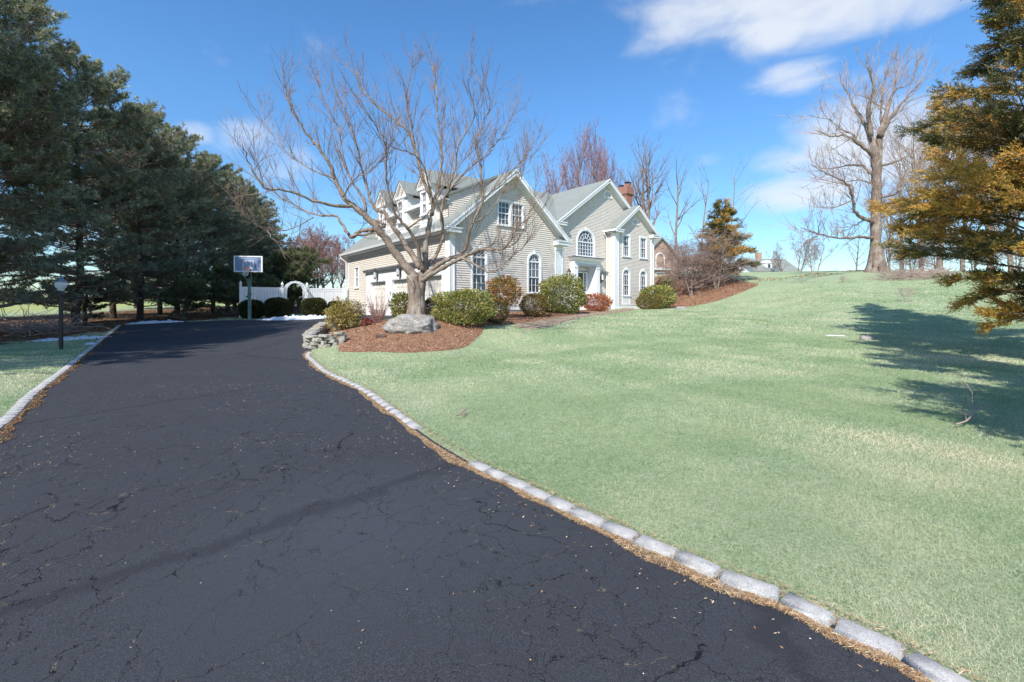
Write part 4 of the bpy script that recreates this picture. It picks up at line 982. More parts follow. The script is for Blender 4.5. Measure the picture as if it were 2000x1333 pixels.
def old_maple():
    D0 = 43.0; base = W(1712, 535, D0); base.z = H(base.x, base.y)
    root = empty('old_maple', tuple(base), label='massive old bare tree with furrowed trunk on the lawn crest', cat='tree')
    def Z(x, y): return (1560 + x / 2.298, 80 + y / 2.298)
    limbs = [
        ([(345, 1040), (346, 900), (345, 750), (350, 600), (342, 500)], 0, 0, .50, .34), ([(352, 1040), (352, 800), (356, 600), (366, 420)], .3, .2, .42, .25),
        ([(342, 520), (322, 430), (280, 350), (235, 270), (195, 185)], 2, 0, .34, .02), ([(322, 430), (312, 310), (335, 210), (300, 85)], -2, 0, .26, .02),
        ([(366, 430), (395, 320), (425, 220), (455, 70)], 2, .3, .30, .02), ([(366, 430), (410, 350), (480, 260), (560, 170)], -2, .3, .24, .02), ([(350, 560), (372, 440), (370, 280), (395, 120)], 3, 0, .2, .02),
        ([(345, 815), (300, 800), (258, 775), (242, 715), (215, 640), (130, 600), (55, 555)], -4, 0, .22, .02), ([(340, 885), (280, 882), (200, 886), (90, 870), (10, 840)], -5, 0, .17, .02),
        ([(90, 870), (40, 900), (-20, 960)], -1, -5, .05, .012), ([(345, 620), (290, 565), (220, 560), (130, 575), (60, 560)], 3, 0, .16, .02),
        ([(342, 520), (280, 470), (210, 425), (140, 430), (90, 400)], -3, 0, .2, .02), ([(300, 490), (250, 430), (190, 395), (130, 352), (40, 335)], 2, -1, .13, .02),
        ([(242, 715), (170, 745), (70, 745)], -1, -2, .08, .015), ([(242, 715), (240, 650), (180, 640), (90, 620)], 1, -2, .07, .015), ([(348, 650), (270, 625), (170, 640)], 2, 0, .1, .015),
        ([(356, 560), (430, 545), (520, 500), (580, 440)], 3, 0, .15, .02), ([(356, 700), (430, 690), (500, 620), (600, 560)], -2, 0, .15, .02), ([(352, 800), (420, 780), (520, 790)], 2, 0, .11, .02),
        ([(300, 800), (250, 830), (170, 840)], 2, -1, .07, .015), ([(400, 320), (330, 270), (250, 240)], 2, 1, .08, .015), ([(425, 220), (500, 190), (540, 90)], 1, 2, .08, .015), ([(348, 930), (400, 915), (440, 950)], -2, 0, .06, .015)]
    tr = []
    for a in range(8):
        an = a * .785; tr.append((smooth_poly([(1.0 * math.cos(an), .9 * math.sin(an), -.4), (.56 * math.cos(an), .52 * math.sin(an), .5), (.26 * math.cos(an), .25 * math.sin(an), 2.4)], 4), [.30 - .008 * i for i in range(9)]))
    traced(root, base, D0, Z, limbs, tr, 17, S=1.9, mats=('bark_pale', 'twig_pale'), up=.3, tw=(.018, .04), tip=.011, tstep=(.09, .2), f0=.3)
old_maple()

# ---------------------------------------------------------------- foliage clouds
def unit(v): return v / (np.linalg.norm(v, axis=1)[:, None] + 1e-9)
def leaves(P, Dn, size, wid, colr, tri=False, droop=0.0, bend=.0):
    """P positions, Dn leaf axis directions, returns V,F,C for diamond leaves"""
    n = len(P); sz = size * rng.uniform(.6, 1.3, n)[:, None]; side = unit(np.cross(Dn, rng.normal(size=(n, 3)))) * wid / size * sz
    A = P; B = P + Dn * sz * .5 + side * .5; C = P + Dn * sz; E = P + Dn * sz * .5 - side * .5
    if tri:
        V = np.stack([A + side * .5, A - side * .5, C], 1).reshape(-1, 3); F = np.arange(n * 3).reshape(-1, 3); CC = np.repeat(colr, 3, 0)
    else:
        V = np.stack([A, B, C, E], 1).reshape(-1, 3); F = np.arange(n * 4).reshape(-1, 4); CC = np.repeat(colr, 4, 0)
    return V, F, CC
def palette(n, cols, w, jit=.18):
    c = np.array(cols)[rng.choice(len(cols), n, p=np.array(w) / sum(w))]; return np.clip(c * rng.uniform(1 - jit, 1 + jit, (n, 1)) * rng.uniform(1 - jit * .4, 1 + jit * .4, (n, 3)), 0, 1)
RHODO = ([(.20, .23, .05), (.30, .28, .06), (.10, .13, .035), (.44, .37, .10), (.24, .15, .04), (.34, .34, .16)], [4, 4, 4, 2.2, .7, 1])
def lump(d, seed, amp=.14, f=2.2):
    o = rng.uniform(0, 10, 3) + seed; return 1 + amp * (np.sin(d[:, 0] * f * 2 + o[0]) * np.cos(d[:, 1] * f * 2.3 + o[1]) + .6 * np.sin(d[:, 2] * f * 3.1 + o[2] + d[:, 0] * 3))
def shrub(name, label, px0, px1, pyt, pyb, D, n, size, wid, pal, seed, group=None, cat='shrub', flat=1.0, shell=.35, outw=1.0, boxy=2.0, stems=0, droop=0, amp=.14, zc=.5, ground=True, open_=0.0, fine=False, stemmat='twig'):
    w = (px1 - px0) / FOC * D; cx = ((px0 + px1) / 2 - 1000) / FOC * D; zt = EYE + (HOR - pyt) / FOC * D
    zb = H(cx, D) + .02 if ground else EYE + (HOR - pyb) / FOC * D
    h = max(zt - zb, .3); root = empty(name, (cx, D, zb), label=label, cat=cat, group=group)
    d = unit(rng.normal(size=(n, 3))); rad = (1 - shell * rng.random(n) ** 1.6)
    L = lump(d, seed, amp); q = (np.abs(d) ** boxy).sum(1) ** (-1 / boxy)
    P = d * (rad * L * q)[:, None] * np.array([w / 2, w / 2 * flat, h / 2]); P[:, 2] += h * zc; P[:, 2] = np.maximum(P[:, 2], .03)
    if open_: P = P[rng.random(n) > open_ * (np.sin(P[:, 0] * 9 + seed) * np.sin(P[:, 2] * 8) > 0)]; d = d[:len(P)]
    m = len(P); dn = unit(P - np.array([0, 0, h * zc])) * outw + rng.normal(size=(m, 3)) * .75; dn[:, 2] += .25 - droop; dn = unit(dn)
    c = palette(m, *pal)
    V, F, C = leaves(P, dn, size, wid, c); obj('foliage', mesh_np('foliage', V, F, M['needle' if fine else 'leaf'], C), root, kind='stuff')
    sg = []; r = random.Random(seed)
    for i in range(stems or 9):
        a = r.uniform(0, 6.28); e = Vector((w * .42 * math.cos(a) * r.random(), w * .42 * flat * math.sin(a) * r.random(), h * r.uniform(.55, .9)))
        b = Vector((.12 * math.cos(a), .12 * math.sin(a), -.05)); mdl = b.lerp(e, .5) + Vector((0, 0, h * .08))
        sg += polyline_segs([tuple(b), tuple(mdl), tuple(e)], .018, .006)
        for j in range(4 if stems else 1): e2 = mdl.lerp(e, r.random()); sg += polyline_segs([tuple(e2), tuple(e2 + (rv(r) * .5 + Vector((0, 0, .5))) * h * .25)], .007, .003)
    obj('stems', segmesh('stems', sg, 4, M[stemmat]), root, kind='stuff'); return root
YEW = ([(.040, .055, .022), (.075, .075, .025), (.15, .11, .04)], [5, 3, 1.5])
yg = 'clipped round yews along the white fence'
shrub('clipped_yew', 'dark clipped round yew beside the basketball hoop pole', 474, 510, 588, 620, 28.6, 12000, .10, .06, YEW, 1, yg, boxy=3.2, shell=.16, amp=.03, fine=True)
shrub('clipped_yew', 'dark clipped round yew left of the white garden arch', 523, 562, 584, 618, 28.9, 12500, .10, .06, YEW, 2, yg, boxy=3.2, shell=.16, amp=.03, fine=True)
shrub('clipped_yew', 'dark clipped round yew right of the white garden arch, largest of its row', 594, 634, 584, 616, 29.8, 13000, .10, .06, YEW, 3, yg, boxy=3.2, shell=.16, amp=.03, fine=True)
shrub('clipped_yew', 'dark clipped round yew half hidden behind the yellow-green bush', 643, 671, 590, 616, 30.6, 8500, .10, .06, YEW, 4, yg, boxy=3.2, shell=.16, amp=.03, fine=True)
shrub('azalea_bush', 'loose yellow-green bush at the driveway end of the mulch bed', 634, 700, 588, 640, 18.6, 3200, .085, .038, ([(.34, .27, .05), (.42, .30, .06), (.20, .20, .05), (.46, .38, .16), (.30, .16, .05)], [4, 3, 3, 1.5, 1]), 5, shell=.75, amp=.2, stems=26)
shrub('azalea_bush', 'pale leafy bush between yellow-green bush and the garage corner', 672, 718, 588, 632, 19.6, 1100, .085, .04, ([(.42, .36, .20), (.55, .50, .36), (.26, .22, .08), (.45, .25, .15)], [3, 2, 3, 1]), 6, shell=.8, amp=.25, stems=26)
shrub('azalea_bush', 'tiny burgundy plant at the foot of bare red twigs', 707, 728, 622, 634, 18.2, 420, .07, .035, ([(.22, .03, .02), (.30, .06, .04), (.05, .06, .03)], [4, 2, 1]), 7, shell=.8)
shrub('rhododendron', 'green leafy rhododendron just left of the bare tree trunk', 764, 806, 572, 616, 19.2, 2300, .11, .045, RHODO, 8, shell=.4)
shrub('boxwood', 'small round boxwood just right of the bare tree trunk', 826, 856, 584, 622, 18.9, 2500, .06, .035, ([(.13, .085, .03), (.17, .13, .03), (.06, .08, .02)], [3, 3, 3]), 9, shell=.25, amp=.05)
shrub('rhododendron', 'big broad rhododendron right of the boulder, nearest the lawn', 848, 962, 569, 655, 16.9, 13500, .085, .036, RHODO, 10, shell=.38, flat=.8, boxy=2.4, amp=.15)
shrub('boxwood', 'small round boxwood tucked against the big rhododendron', 948, 992, 588, 646, 18.0, 3800, .055, .035, ([(.16, .10, .035), (.20, .14, .04), (.07, .08, .02)], [3, 3, 3]), 11, shell=.22, amp=.05)
shrub('photinia', 'orange-green standard bush on bare stems under the gable windows', 950, 1018, 540, 598, 20.6, 3700, .10, .045, ([(.36, .15, .03), (.30, .20, .04), (.42, .24, .05), (.12, .13, .03), (.28, .08, .03)], [4, 3, 2, 3, 1]), 12, ground=False, shell=.45, amp=.12)
_r = bpy.data.objects['photinia']; _sg = []
for a in range(9):
    an = a * .7; _sg += polyline_segs([(.15 * math.cos(an), .15 * math.sin(an), H(_r.location.x, 20.6) - _r.location.z - .05), (.32 * math.cos(an), .32 * math.sin(an), .1), (.4 * math.cos(an), .4 * math.sin(an), .7)], .022, .012)
obj('stems', segmesh('stems', _sg, 5, M['bark_grey']), _r)
shrub('boxwood', 'low round orange-tipped boxwood below the right arched window', 1016, 1072, 573, 613, 21.8, 4600, .06, .04, ([(.22, .11, .03), (.19, .16, .03), (.08, .10, .025), (.28, .12, .03)], [3, 4, 3, 1]), 13, shell=.28, amp=.08)
shrub('rhododendron', 'tall rounded rhododendron to the left of the front door', 1052, 1143, 540, 612, 24.6, 11000, .12, .045, RHODO, 14, shell=.36, boxy=2.3, amp=.11, droop=.3)
shrub('nandina_bush', 'orange-red leafy bush in front of the entrance', 1137, 1192, 574, 609, 29.5, 3600, .10, .05, ([(.42, .11, .04), (.48, .20, .06), (.33, .06, .03), (.22, .14, .05)], [4, 3, 3, 1]), 15, shell=.4, boxy=2.4)
shrub('boxwood', 'low brownish clipped boxwood at the right front corner of the house', 1244, 1292, 575, 607, 34.6, 4600, .075, .05, ([(.20, .13, .03), (.16, .14, .03), (.08, .08, .02)], [3, 3, 2]), 16, shell=.2, amp=.04, boxy=2.5)
shrub('rhododendron', 'rounded rhododendron behind the brownish boxwood at the house corner', 1250, 1318, 558, 607, 36.6, 6000, .16, .065, RHODO, 17, shell=.35, amp=.07, droop=.2)
shrub('boxwood', 'green spreading bush low beyond the right house corner', 1280, 1322, 543, 562, 44, 1500, .14, .08, ([(.14, .18, .04), (.20, .21, .05)], [1, 1]), 18, shell=.6)
shrub('conifer_topiary', 'small green bush beside the entrance wall', 1170, 1184, 572, 590, 32.0, 900, .06, .03, ([(.03, .14, .08), (.05, .18, .10)], [1, 1]), 19, shell=.3)
# bare red twig shrub
def twig_shrub():
    r = random.Random(5); D = 18.4; X = (738 - 1000) / FOC * D; z = H(X, D)
    root = empty('redtwig_shrub', (X, D, z), label='upright bare reddish twig shrub between the bushes and the boulder', cat='shrub'); sg = []
    for i in range(34):
        a = r.uniform(0, 6.28); d = Vector((math.cos(a) * .32, math.sin(a) * .32, 1)).normalized(); p = Vector((.1 * math.cos(a), .1 * math.sin(a), -.03)); L = r.uniform(.7, 1.35); pts = [p.copy()]
        for j in range(5): d = (d + rv(r) * .12).normalized(); p = p + d * L / 5; pts.append(p.copy())
        sg += polyline_segs([tuple(v) for v in pts], .011, .004)
        for j in range(5):
            k = r.randint(1, 5); e = (d + rv(r) * .7 + Vector((0, 0, .3))).normalized(); sg += polyline_segs([tuple(pts[k]), tuple(pts[k] + e * r.uniform(.12, .35))], .005, .003)
    obj('stems', segmesh('stems', sg, 4, M['twig_red']), root)
    D = 15.0; X = (745 - 1000) / FOC * D; z = H(X, D) + .05
    root = empty('heather_tuft', (X, D, z), label='low dry brown twiggy tuft in front of the boulder', cat='plant'); sg = []
    for i in range(140):
        a = r.uniform(0, 6.28); b = r.random() * .22; p = Vector((b * math.cos(a), b * math.sin(a) * .6, 0)); e = (rv(r) * .6 + Vector((0, 0, .7))).normalized(); sg += polyline_segs([tuple(p), tuple(p + e * r.uniform(.08, .2))], .004, .002)
    obj('stems', segmesh('stems', sg, 3, M['twig']), root)
twig_shrub()

# ---------------------------------------------------------------- conifers
def pine_proto(seed, Ht, R, nbr, dens, cols, w, low=.06):
    r = random.Random(seed); g = np.random.default_rng(seed); tr = []; br = []; P = []; Dn = []; T = []
    x = y = 0; pts = []
    for i in range(13): pts.append((x, y, Ht * i / 12 - .3)); x += r.gauss(0, .05); y += r.gauss(0, .05)
    tr += polyline_segs(pts, .24, .03)
    for b in range(nbr):
        f = low + (1 - low) * (b + r.random()) / nbr; z = Ht * f; a = r.uniform(0, 6.28)
        prof = min(1, (1 - f) * 2.9 + .14) * (.70 + .30 * min(1, f * 2.0)); L = R * prof * r.uniform(.65, 1.15)
        i = min(11, int(f * 12)); p = Vector(pts[i]).lerp(Vector(pts[i + 1]), f * 12 - i) ; p.z = z
        d = Vector((math.cos(a), math.sin(a), .05 + .55 * f * f)).normalized(); n = 6; q = [p.copy()]
        for k in range(n): d = (d + rv(r) * .10 + Vector((0, 0, .05))).normalized(); p = p + d * L / n; q.append(p.copy())
        br += polyline_segs([tuple(v) for v in q], .035 + .03 * (1 - f), .01)
        dead = f < .42 and r.random() < .62
        ns = int(L * dens * (.22 if dead else 1) / 4.9) + 1
        for t in range(ns):
            u = .18 + .82 * r.random() ** .8; k = min(n - 1, int(u * n)); base = q[k].lerp(q[k + 1], u * n - k); ax = (q[k + 1] - q[k]).normalized()
            sd = ax.cross(Vector((0, 0, 1))).normalized() * r.choice((-1, 1)); e = (sd * r.uniform(.4, 1) + ax * r.uniform(.3, .9) + Vector((0, 0, r.uniform(-.1, .35)))).normalized()
            sl = L * .26 * (1.25 - .8 * u) * r.uniform(.6, 1.2) + .2; br.append((*base, *(base + e * sl), .010, .004))
            for j in range(6):
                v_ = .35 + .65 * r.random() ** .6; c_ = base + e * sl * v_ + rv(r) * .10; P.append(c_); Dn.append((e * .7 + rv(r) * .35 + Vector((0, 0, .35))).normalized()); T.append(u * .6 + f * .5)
    P = np.array([tuple(v) for v in P]); Dn = np.array([tuple(v) for v in Dn]); T = np.array(T); n = len(P)
    # every tuft: five narrow needle fans
    k = 8; PP = np.repeat(P, k, 0); DD = unit(np.repeat(Dn, k, 0) + g.normal(size=(n * k, 3)) * .62)
    c = np.array(cols)[g.choice(len(cols), n, p=np.array(w) / sum(w))]
    c = c * (1 + .28 * np.sin(P[:, 0] * 2.1 + seed) * np.cos(P[:, 2] * 1.7 + P[:, 1] * 1.3))[:, None]
    tip = np.clip((T - .55) * 1.6, 0, 1)[:, None] * (g.random((n, 1)) < .55); c = c * (1 - tip * .6) + np.array([[.46, .42, .17]]) * tip * .6  # sunlit olive-gold painted into the colour of high, outer tufts
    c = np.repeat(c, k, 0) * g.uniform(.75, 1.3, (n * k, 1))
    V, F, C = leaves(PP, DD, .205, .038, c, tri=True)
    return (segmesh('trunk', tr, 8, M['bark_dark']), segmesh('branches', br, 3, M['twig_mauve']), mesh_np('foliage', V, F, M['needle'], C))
PC = [(.25, .285, .195), (.33, .35, .245), (.46, .45, .31), (.17, .20, .14)]
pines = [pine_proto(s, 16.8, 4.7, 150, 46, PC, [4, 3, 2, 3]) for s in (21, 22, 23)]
def place_tree(name, meshes, x, y, s, rz, sz=1.0, **kw):
    root = empty(name, (x, y, H(x, y)), rz, **kw); root.scale = (s, s, s * sz)
    for me in meshes:
        obj(me.name.split('.')[0], me, root)
    return root
pg = 'white pines in a row along the left side'
PL = [(-20.6, 3.0, 1.12, 'nearest pine of the left row, standing left of the lamp post out in front', 0), (-21.3, 8.5, 1.05, 'second pine of the left row, before the lamp post', 1), (-22.6, 14.5, 1.02, 'pine filling the far left edge of the view', 2),
      (-23.2, 20, 1.0, 'tall pine with crown leaving the top left corner', 0), (-23.6, 24.6, .97, 'pine directly behind the lamp post', 1), (-23.9, 29.2, 1.0, 'pine with dark bare lower trunk behind the driveway corner', 2), (-24.4, 33.2, 1.0, 'pine left of the basketball hoop, behind low dark branches', 0),
      (-25.6, 39, .98, 'dense pine with its top against the small cloud', 1), (-27.2, 44.5, .97, 'pine farther along the row above the hoop backboard', 2), (-29.4, 50.5, .97, 'pine behind the basketball hoop', 0), (-32.2, 57, .95, 'second last tall pine of the left row', 1), (-35.5, 64, .93, 'last tall pine at the far end of the row', 2), (-26.6, 22.4, .95, 'pine set slightly back between the lamp post pines', 2), (-27.3, 31.2, 1.04, 'pine set slightly back right of the dark bare trunk', 0), (-28.3, 36.6, 1.02, 'pine set slightly back in the middle of the row', 1), (-30.2, 42.2, 1.02, 'pine set slightly back toward the far end', 2)]
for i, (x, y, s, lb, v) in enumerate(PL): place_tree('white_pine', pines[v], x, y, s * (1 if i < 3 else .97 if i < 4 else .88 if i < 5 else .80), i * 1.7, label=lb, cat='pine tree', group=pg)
SL = ['back pine seen between the nearer trunks at far left', 'back pine low behind the row middle', 'back pine behind the far end of the row']
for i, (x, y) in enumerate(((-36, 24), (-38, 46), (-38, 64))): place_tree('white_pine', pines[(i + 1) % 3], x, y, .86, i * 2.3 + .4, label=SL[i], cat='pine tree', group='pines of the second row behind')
# low dark understory evergreens along the far drive edge
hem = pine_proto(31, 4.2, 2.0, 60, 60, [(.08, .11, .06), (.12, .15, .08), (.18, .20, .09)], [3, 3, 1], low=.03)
HL = ['low dark evergreen by the driveway corner', 'low dark evergreen with drooping skirts left of the hoop', 'low dark evergreen just left of the white fence', 'low evergreen sapling under the pines behind lamp', 'low dark evergreen behind the fence end', 'low dark evergreen seen over the left fence panel', 'low evergreen behind the garden arch']
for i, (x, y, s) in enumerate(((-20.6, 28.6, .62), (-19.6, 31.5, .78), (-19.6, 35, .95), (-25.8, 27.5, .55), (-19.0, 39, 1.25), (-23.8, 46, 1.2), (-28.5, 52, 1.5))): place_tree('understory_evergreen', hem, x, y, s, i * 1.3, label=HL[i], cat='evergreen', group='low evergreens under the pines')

def cedar_proto(seed, Ht, R, nbr, mode, k=9, leaf=.075, wd=.016, dens=55, low=.07, skip=None):
    r = random.Random(seed); g = np.random.default_rng(seed); tr = []; br = []; P = []; Dn = []; G = []
    pts = [(0, 0, Ht * i / 10 - .2) for i in range(11)]; tr += polyline_segs(pts, .20, .03)
    for b in range(nbr):
        f = low + (1 - low) * ((b + r.random()) / nbr) ** 1.3; z = Ht * f; a = r.uniform(0, 6.28)
        if skip and skip[0] < a < skip[1]: continue
        prof = float(np.interp(f, (.05, .10, .17, .24, .42, .58, .8, 1), (.12, .35, .72, .95, .62, .48, .30, .05))); L = max(.5, R * prof * r.uniform(.6, 1.2))
        p = Vector((0, 0, z)); d = Vector((math.cos(a), math.sin(a), .28 + .5 * f + r.gauss(0, .22))).normalized(); n = 7; q = [p.copy()]
        for t in range(n): d = (d + rv(r) * .10 + Vector((0, 0, -.035))).normalized(); p = p + d * L / n; q.append(p.copy())
        br += polyline_segs([tuple(v) for v in q], .03, .008)
        gold = min(1, max(0, r.gauss(1.12 - 1.9 * f, .32))) if mode == 'gold' else min(1, max(0, r.gauss(.38, .25)))
        for t in range(int(L * dens / 9) + 1):
            u = .15 + .85 * r.random() ** .75; kk = min(n - 1, int(u * n)); base = q[kk].lerp(q[kk + 1], u * n - kk); ax = (q[kk + 1] - q[kk]).normalized()
            sd = ax.cross(Vector((0, 0, 1))).normalized() * r.choice((-1, 1)); e = (sd * r.uniform(.2, 1) + ax * r.uniform(.5, 1) + Vector((0, 0, r.uniform(-.25, .4)))).normalized()
            sl = L * .22 * (1.2 - .7 * u) * r.uniform(.6, 1.3) + .12; br.append((*base, *(base + e * sl), .008, .004))
            for j in range(9):
                v_ = .1 + .9 * r.random(); P.append(base + e * sl * v_ + rv(r) * .05); Dn.append((e * .9 + rv(r) * .5 + Vector((0, 0, .05))).normalized()); G.append(gold * (.35 + .65 * u))
    P = np.array([tuple(v) for v in P]); Dn = np.array([tuple(v) for v in Dn]); G = np.array(G); n = len(P)
    # spray: a short rachis with leaflets to both sides
    s = np.linspace(0, 1, k); side = unit(np.cross(Dn, g.normal(size=(n, 3))))
    PP = (P[:, None, :] + Dn[:, None, :] * (s[None, :, None] * leaf * 3.2)).reshape(-1, 3)
    sg = np.where(np.arange(k) % 2 == 0, 1, -1)[None, :, None]
    DD = unit((Dn[:, None, :] * .9 + side[:, None, :] * sg * .75 + g.normal(size=(n, k, 3)) * .18).reshape(-1, 3))
    gn = np.sin(P[:, 0] * 1.9 + seed) * np.cos(P[:, 1] * 2.1 + P[:, 2] * .7) + .7 * np.sin(P[:, 2] * 2.3 + P[:, 0] * 1.1 - P[:, 1]) 
    gold = (G + .28 * gn + g.normal(0, .13, n) > .33)[:, None]
    dark = np.array([(.08, .095, .035), (.12, .12, .045), (.18, .15, .05)])[g.integers(0, 3, n)]; gl = np.array([(.58, .37, .08), (.70, .45, .11), (.44, .34, .09), (.58, .29, .06)])[g.integers(0, 4, n)]
    c = np.repeat(np.where(gold, gl, dark), k, 0) * g.uniform(.75, 1.25, (n * k, 1))
    V, F, C = leaves(PP, DD, leaf, wd, c, tri=True)
    return (segmesh('trunk', tr, 9, M['bark_grey']), segmesh('branches', br, 4, M['bark_grey']), mesh_np('foliage', V, F, M['needle'], C))
ced = cedar_proto(41, 15.0, 3.7, 240, 'gold', k=8, leaf=.070, wd=.028, dens=118)
place_tree('golden_cedar', ced, 13.7, 11.8, 1.0, .6, label='large golden and dark green cedar filling the right edge', cat='cedar tree', group='cedars at the right side')
ced2 = cedar_proto(45, 13.0, 3.2, 270, 'gold', k=5, leaf=.11, wd=.045, dens=90, low=.10, skip=(.8, 2.95))
place_tree('golden_cedar', ced2, 7.4, 3.3, 1.0, 0, label='cedar just outside the right edge, shading the lawn', cat='cedar tree', group='cedars at the right side')
jun = cedar_proto(43, 8.5, 3.9, 120, 'mix', k=7, leaf=.13, wd=.06, dens=52)
place_tree('juniper_tree', jun, 21.0, 45.5, 1.0, 1.0, label='orange-green conical juniper standing on the mulch bank', cat='juniper tree')
jroot = bpy.data.objects['juniper_tree']; jroot.scale = (1.0, 1.0, .93)

# ---------------------------------------------------------------- other bare trees
BG, BP, BD = M['bark_grey'], M['bark_pale'], M['bark_dark']
bare_tree('bare_maple', 'pale reddish bare tree behind the golden cedar, left one', 1835, 50, None, 25, .30, 62, BP, M['twig_pale'], nb=(24, 12, 9), ratio=(.5, .45, .45), start=(.12, .2, .1), rmin=.009, share='pale', group='pale bare trees behind the cedar', step=1.0, trop=(.04, .16, .1, .06))
bare_tree('bare_maple', 'pale reddish bare tree behind the golden cedar, right one', 1935, 47, None, 24, .30, 63, BP, M['twig_pale'], nb=(24, 12, 9), ratio=(.5, .45, .45), start=(.12, .2, .1), rmin=.009, share='pale', group='pale bare trees behind the cedar', step=1.0, trop=(.04, .16, .1, .06))
bare_tree('bare_maple', 'slim pale bare tree just right of the massive trunk', 1762, 60, None, 21, .24, 64, BP, M['twig_pale'], nb=(13, 8, 6), group='pale bare trees behind the cedar', step=1.0)
bare_tree('bare_maple', 'slender bare tree left of the massive trunk base', 1672, 66, None, 9, .12, 65, BG, M['twig_mauve'], nb=(12, 8, 6), step=.8, start=(.2, .2, .1))
for i, (px, D, h, lb) in enumerate(((1088, 58, 19.5, 'red-budded bare tree left behind the main roof valley'), (1125, 61, 22.5, 'red-budded bare tree behind the middle of the main roof'), (1158, 57, 21, 'red-budded bare tree behind the main gable'), (1190, 62, 20, 'red-budded bare tree just left of the chimney'))):
    bare_tree('red_maple', lb, px, D, None, h, .16, 70 + i, BG, M['twig_red'], nb=(26, 12, 9), ratio=(.5, .42, .4), ang=(.3, .65), trop=(.05, .22, .14, .1), wob=.1, share='red%d' % (i % 2), group='red-budded trees behind the roof', step=.9, start=(.2, .15, .1), rmin=.013)
bare_tree('bare_sycamore', 'tall bare tree with pale trunk right of the chimney', 1262, 56, None, 23, .30, 80, BP, M['twig'], nb=(15, 9, 7), ratio=(.48, .45, .45), ang=(.35, .8), step=1.0, stems=2, trop=(.05, .12, .08, .05))
bare_tree('bare_tree_slim', 'slim straight bare tree behind the brick house gable', 1322, 60, None, 19, .22, 81, BG, M['twig_mauve'], nb=(10, 6, 5), ratio=(.42, .45, .45), step=1.0)
bare_tree('bare_tree_slim', 'slim leaning bare tree left of the juniper top', 1370, 56, None, 16, .13, 82, BG, M['twig'], nb=(9, 6, 5), ratio=(.4, .4, .4), step=.9, lean=(.08, 0))
bare_tree('bare_tree_slim', 'thin bare tree rising behind the juniper', 1424, 58, None, 17, .12, 83, BG, M['twig'], nb=(9, 6, 5), ratio=(.4, .4, .4), step=.9)
for i, (px, D, h, lb) in enumerate(((1352, 41.5, 6.6, 'dense twiggy bare shrub-tree nearest the house on the mulch bank'), (1400, 42.5, 7.4, 'twiggy bare spreading tree in front of the juniper'), (1322, 47, 6.0, 'small twiggy bare tree below the brick house'))):
    bare_tree('weeping_cherry', lb, px, D, None, h, .09, 90 + i, BG, M['twig_mauve'], nb=(14, 10, 8), ratio=(.8, .55, .5), ang=(.6, 1.3), trop=(0, .02, -.04, -.08), wob=.2, stems=3, step=.5, start=(.08, .1, .1), rmin=.010, share='weep%d' % (i % 2), group='twiggy bare small trees on the mulch bank')
for i, (px, D, h, lb) in enumerate(((588, 44, 9, 'red-brown bare tree behind the garden arch'), (622, 50, 11.5, 'red-brown bare tree above the right fence panel'), (655, 54, 11, 'red-brown bare tree beside the garage corner'), (560, 50, 9, 'greyish bare tree beside the pines behind the arch'), (640, 66, 12, 'farthest mauve bare tree left of the garage'), (690, 70, 12, 'mauve bare tree behind the garage end'))):
    bare_tree('bare_crabapple', lb, px, D, None, h, .12, 100 + i, BG, M['twig_red' if i < 3 else 'twig_mauve'], nb=(16, 10, 9), ratio=(.6, .5, .5), ang=(.5, 1.1), wob=.2, stems=2, step=.7, rmin=.014, share='crab%d' % (i // 3), group='bare trees behind the white fence')
for i, (px, D, h, lb) in enumerate(((1556, 78, 9.5, 'rounded bare tree right of the far grey house'), (1590, 84, 10.5, 'second rounded bare tree on the crest'), (1534, 88, 9, 'bare tree partly hiding the far grey house'), (1640, 110, 5, 'tiny far bare tree beyond the crest'))):
    bare_tree('distant_bare_tree', lb, px, D, None, h, .12, 110 + i, BG, M['twig_mauve'], nb=(12, 8, 7), ratio=(.6, .5, .5), stems=2, step=.9, rmin=.016, share='crest', group='bare trees on the far crest')
for i, (px, D, h, lb) in enumerate(((1565, 36, .9, 'pale twiggy sapling tuft low on the upper lawn'), (1775, 25, 1.2, 'fallen-looking pale brush at the lawn edge near the cedar'),)):
    bare_tree('lawn_brush', lb, 1650 if i == 0 else px, D, None, h, .012, 120 + i, M['twig_pale'], M['twig_pale'], nb=(7, 4, 3), ratio=(.6, .5, .5), stems=7, step=.2, rmin=.004, cat='brush')
for i, (px, D, h, lb) in enumerate(((1800, 58, 24, 'pale bare tree just left of the golden cedar top'), (1880, 62, 25, 'pale bare tree mostly hidden by the golden cedar'), (1975, 55, 24, 'pale bare tree at the far right edge behind the cedar'), (1738, 74, 17, 'faint distant bare tree right of the massive trunk'))):
    bare_tree('bare_maple', lb, px, D, None, h, .28, 130 + i, BP, M['twig_pale'], share='pale', group='pale bare trees behind the cedar')
for i, (px, D, h, lb) in enumerate(((1782, 46, 4.2, 'mauve bare thicket right of the massive trunk'), (1830, 44, 4.4, 'mauve bare thicket below the cedar branches'), (1900, 42, 4.6, 'mauve bare thicket behind the cedar base'), (1985, 40, 4.4, 'mauve bare thicket at the right edge'))):
    bare_tree('bare_thicket', lb, px, D, None, h, .09, 140 + i, BG, M['twig_mauve'], share='weep%d' % (i % 2), group='bare thicket on the crest right of the big trunk')
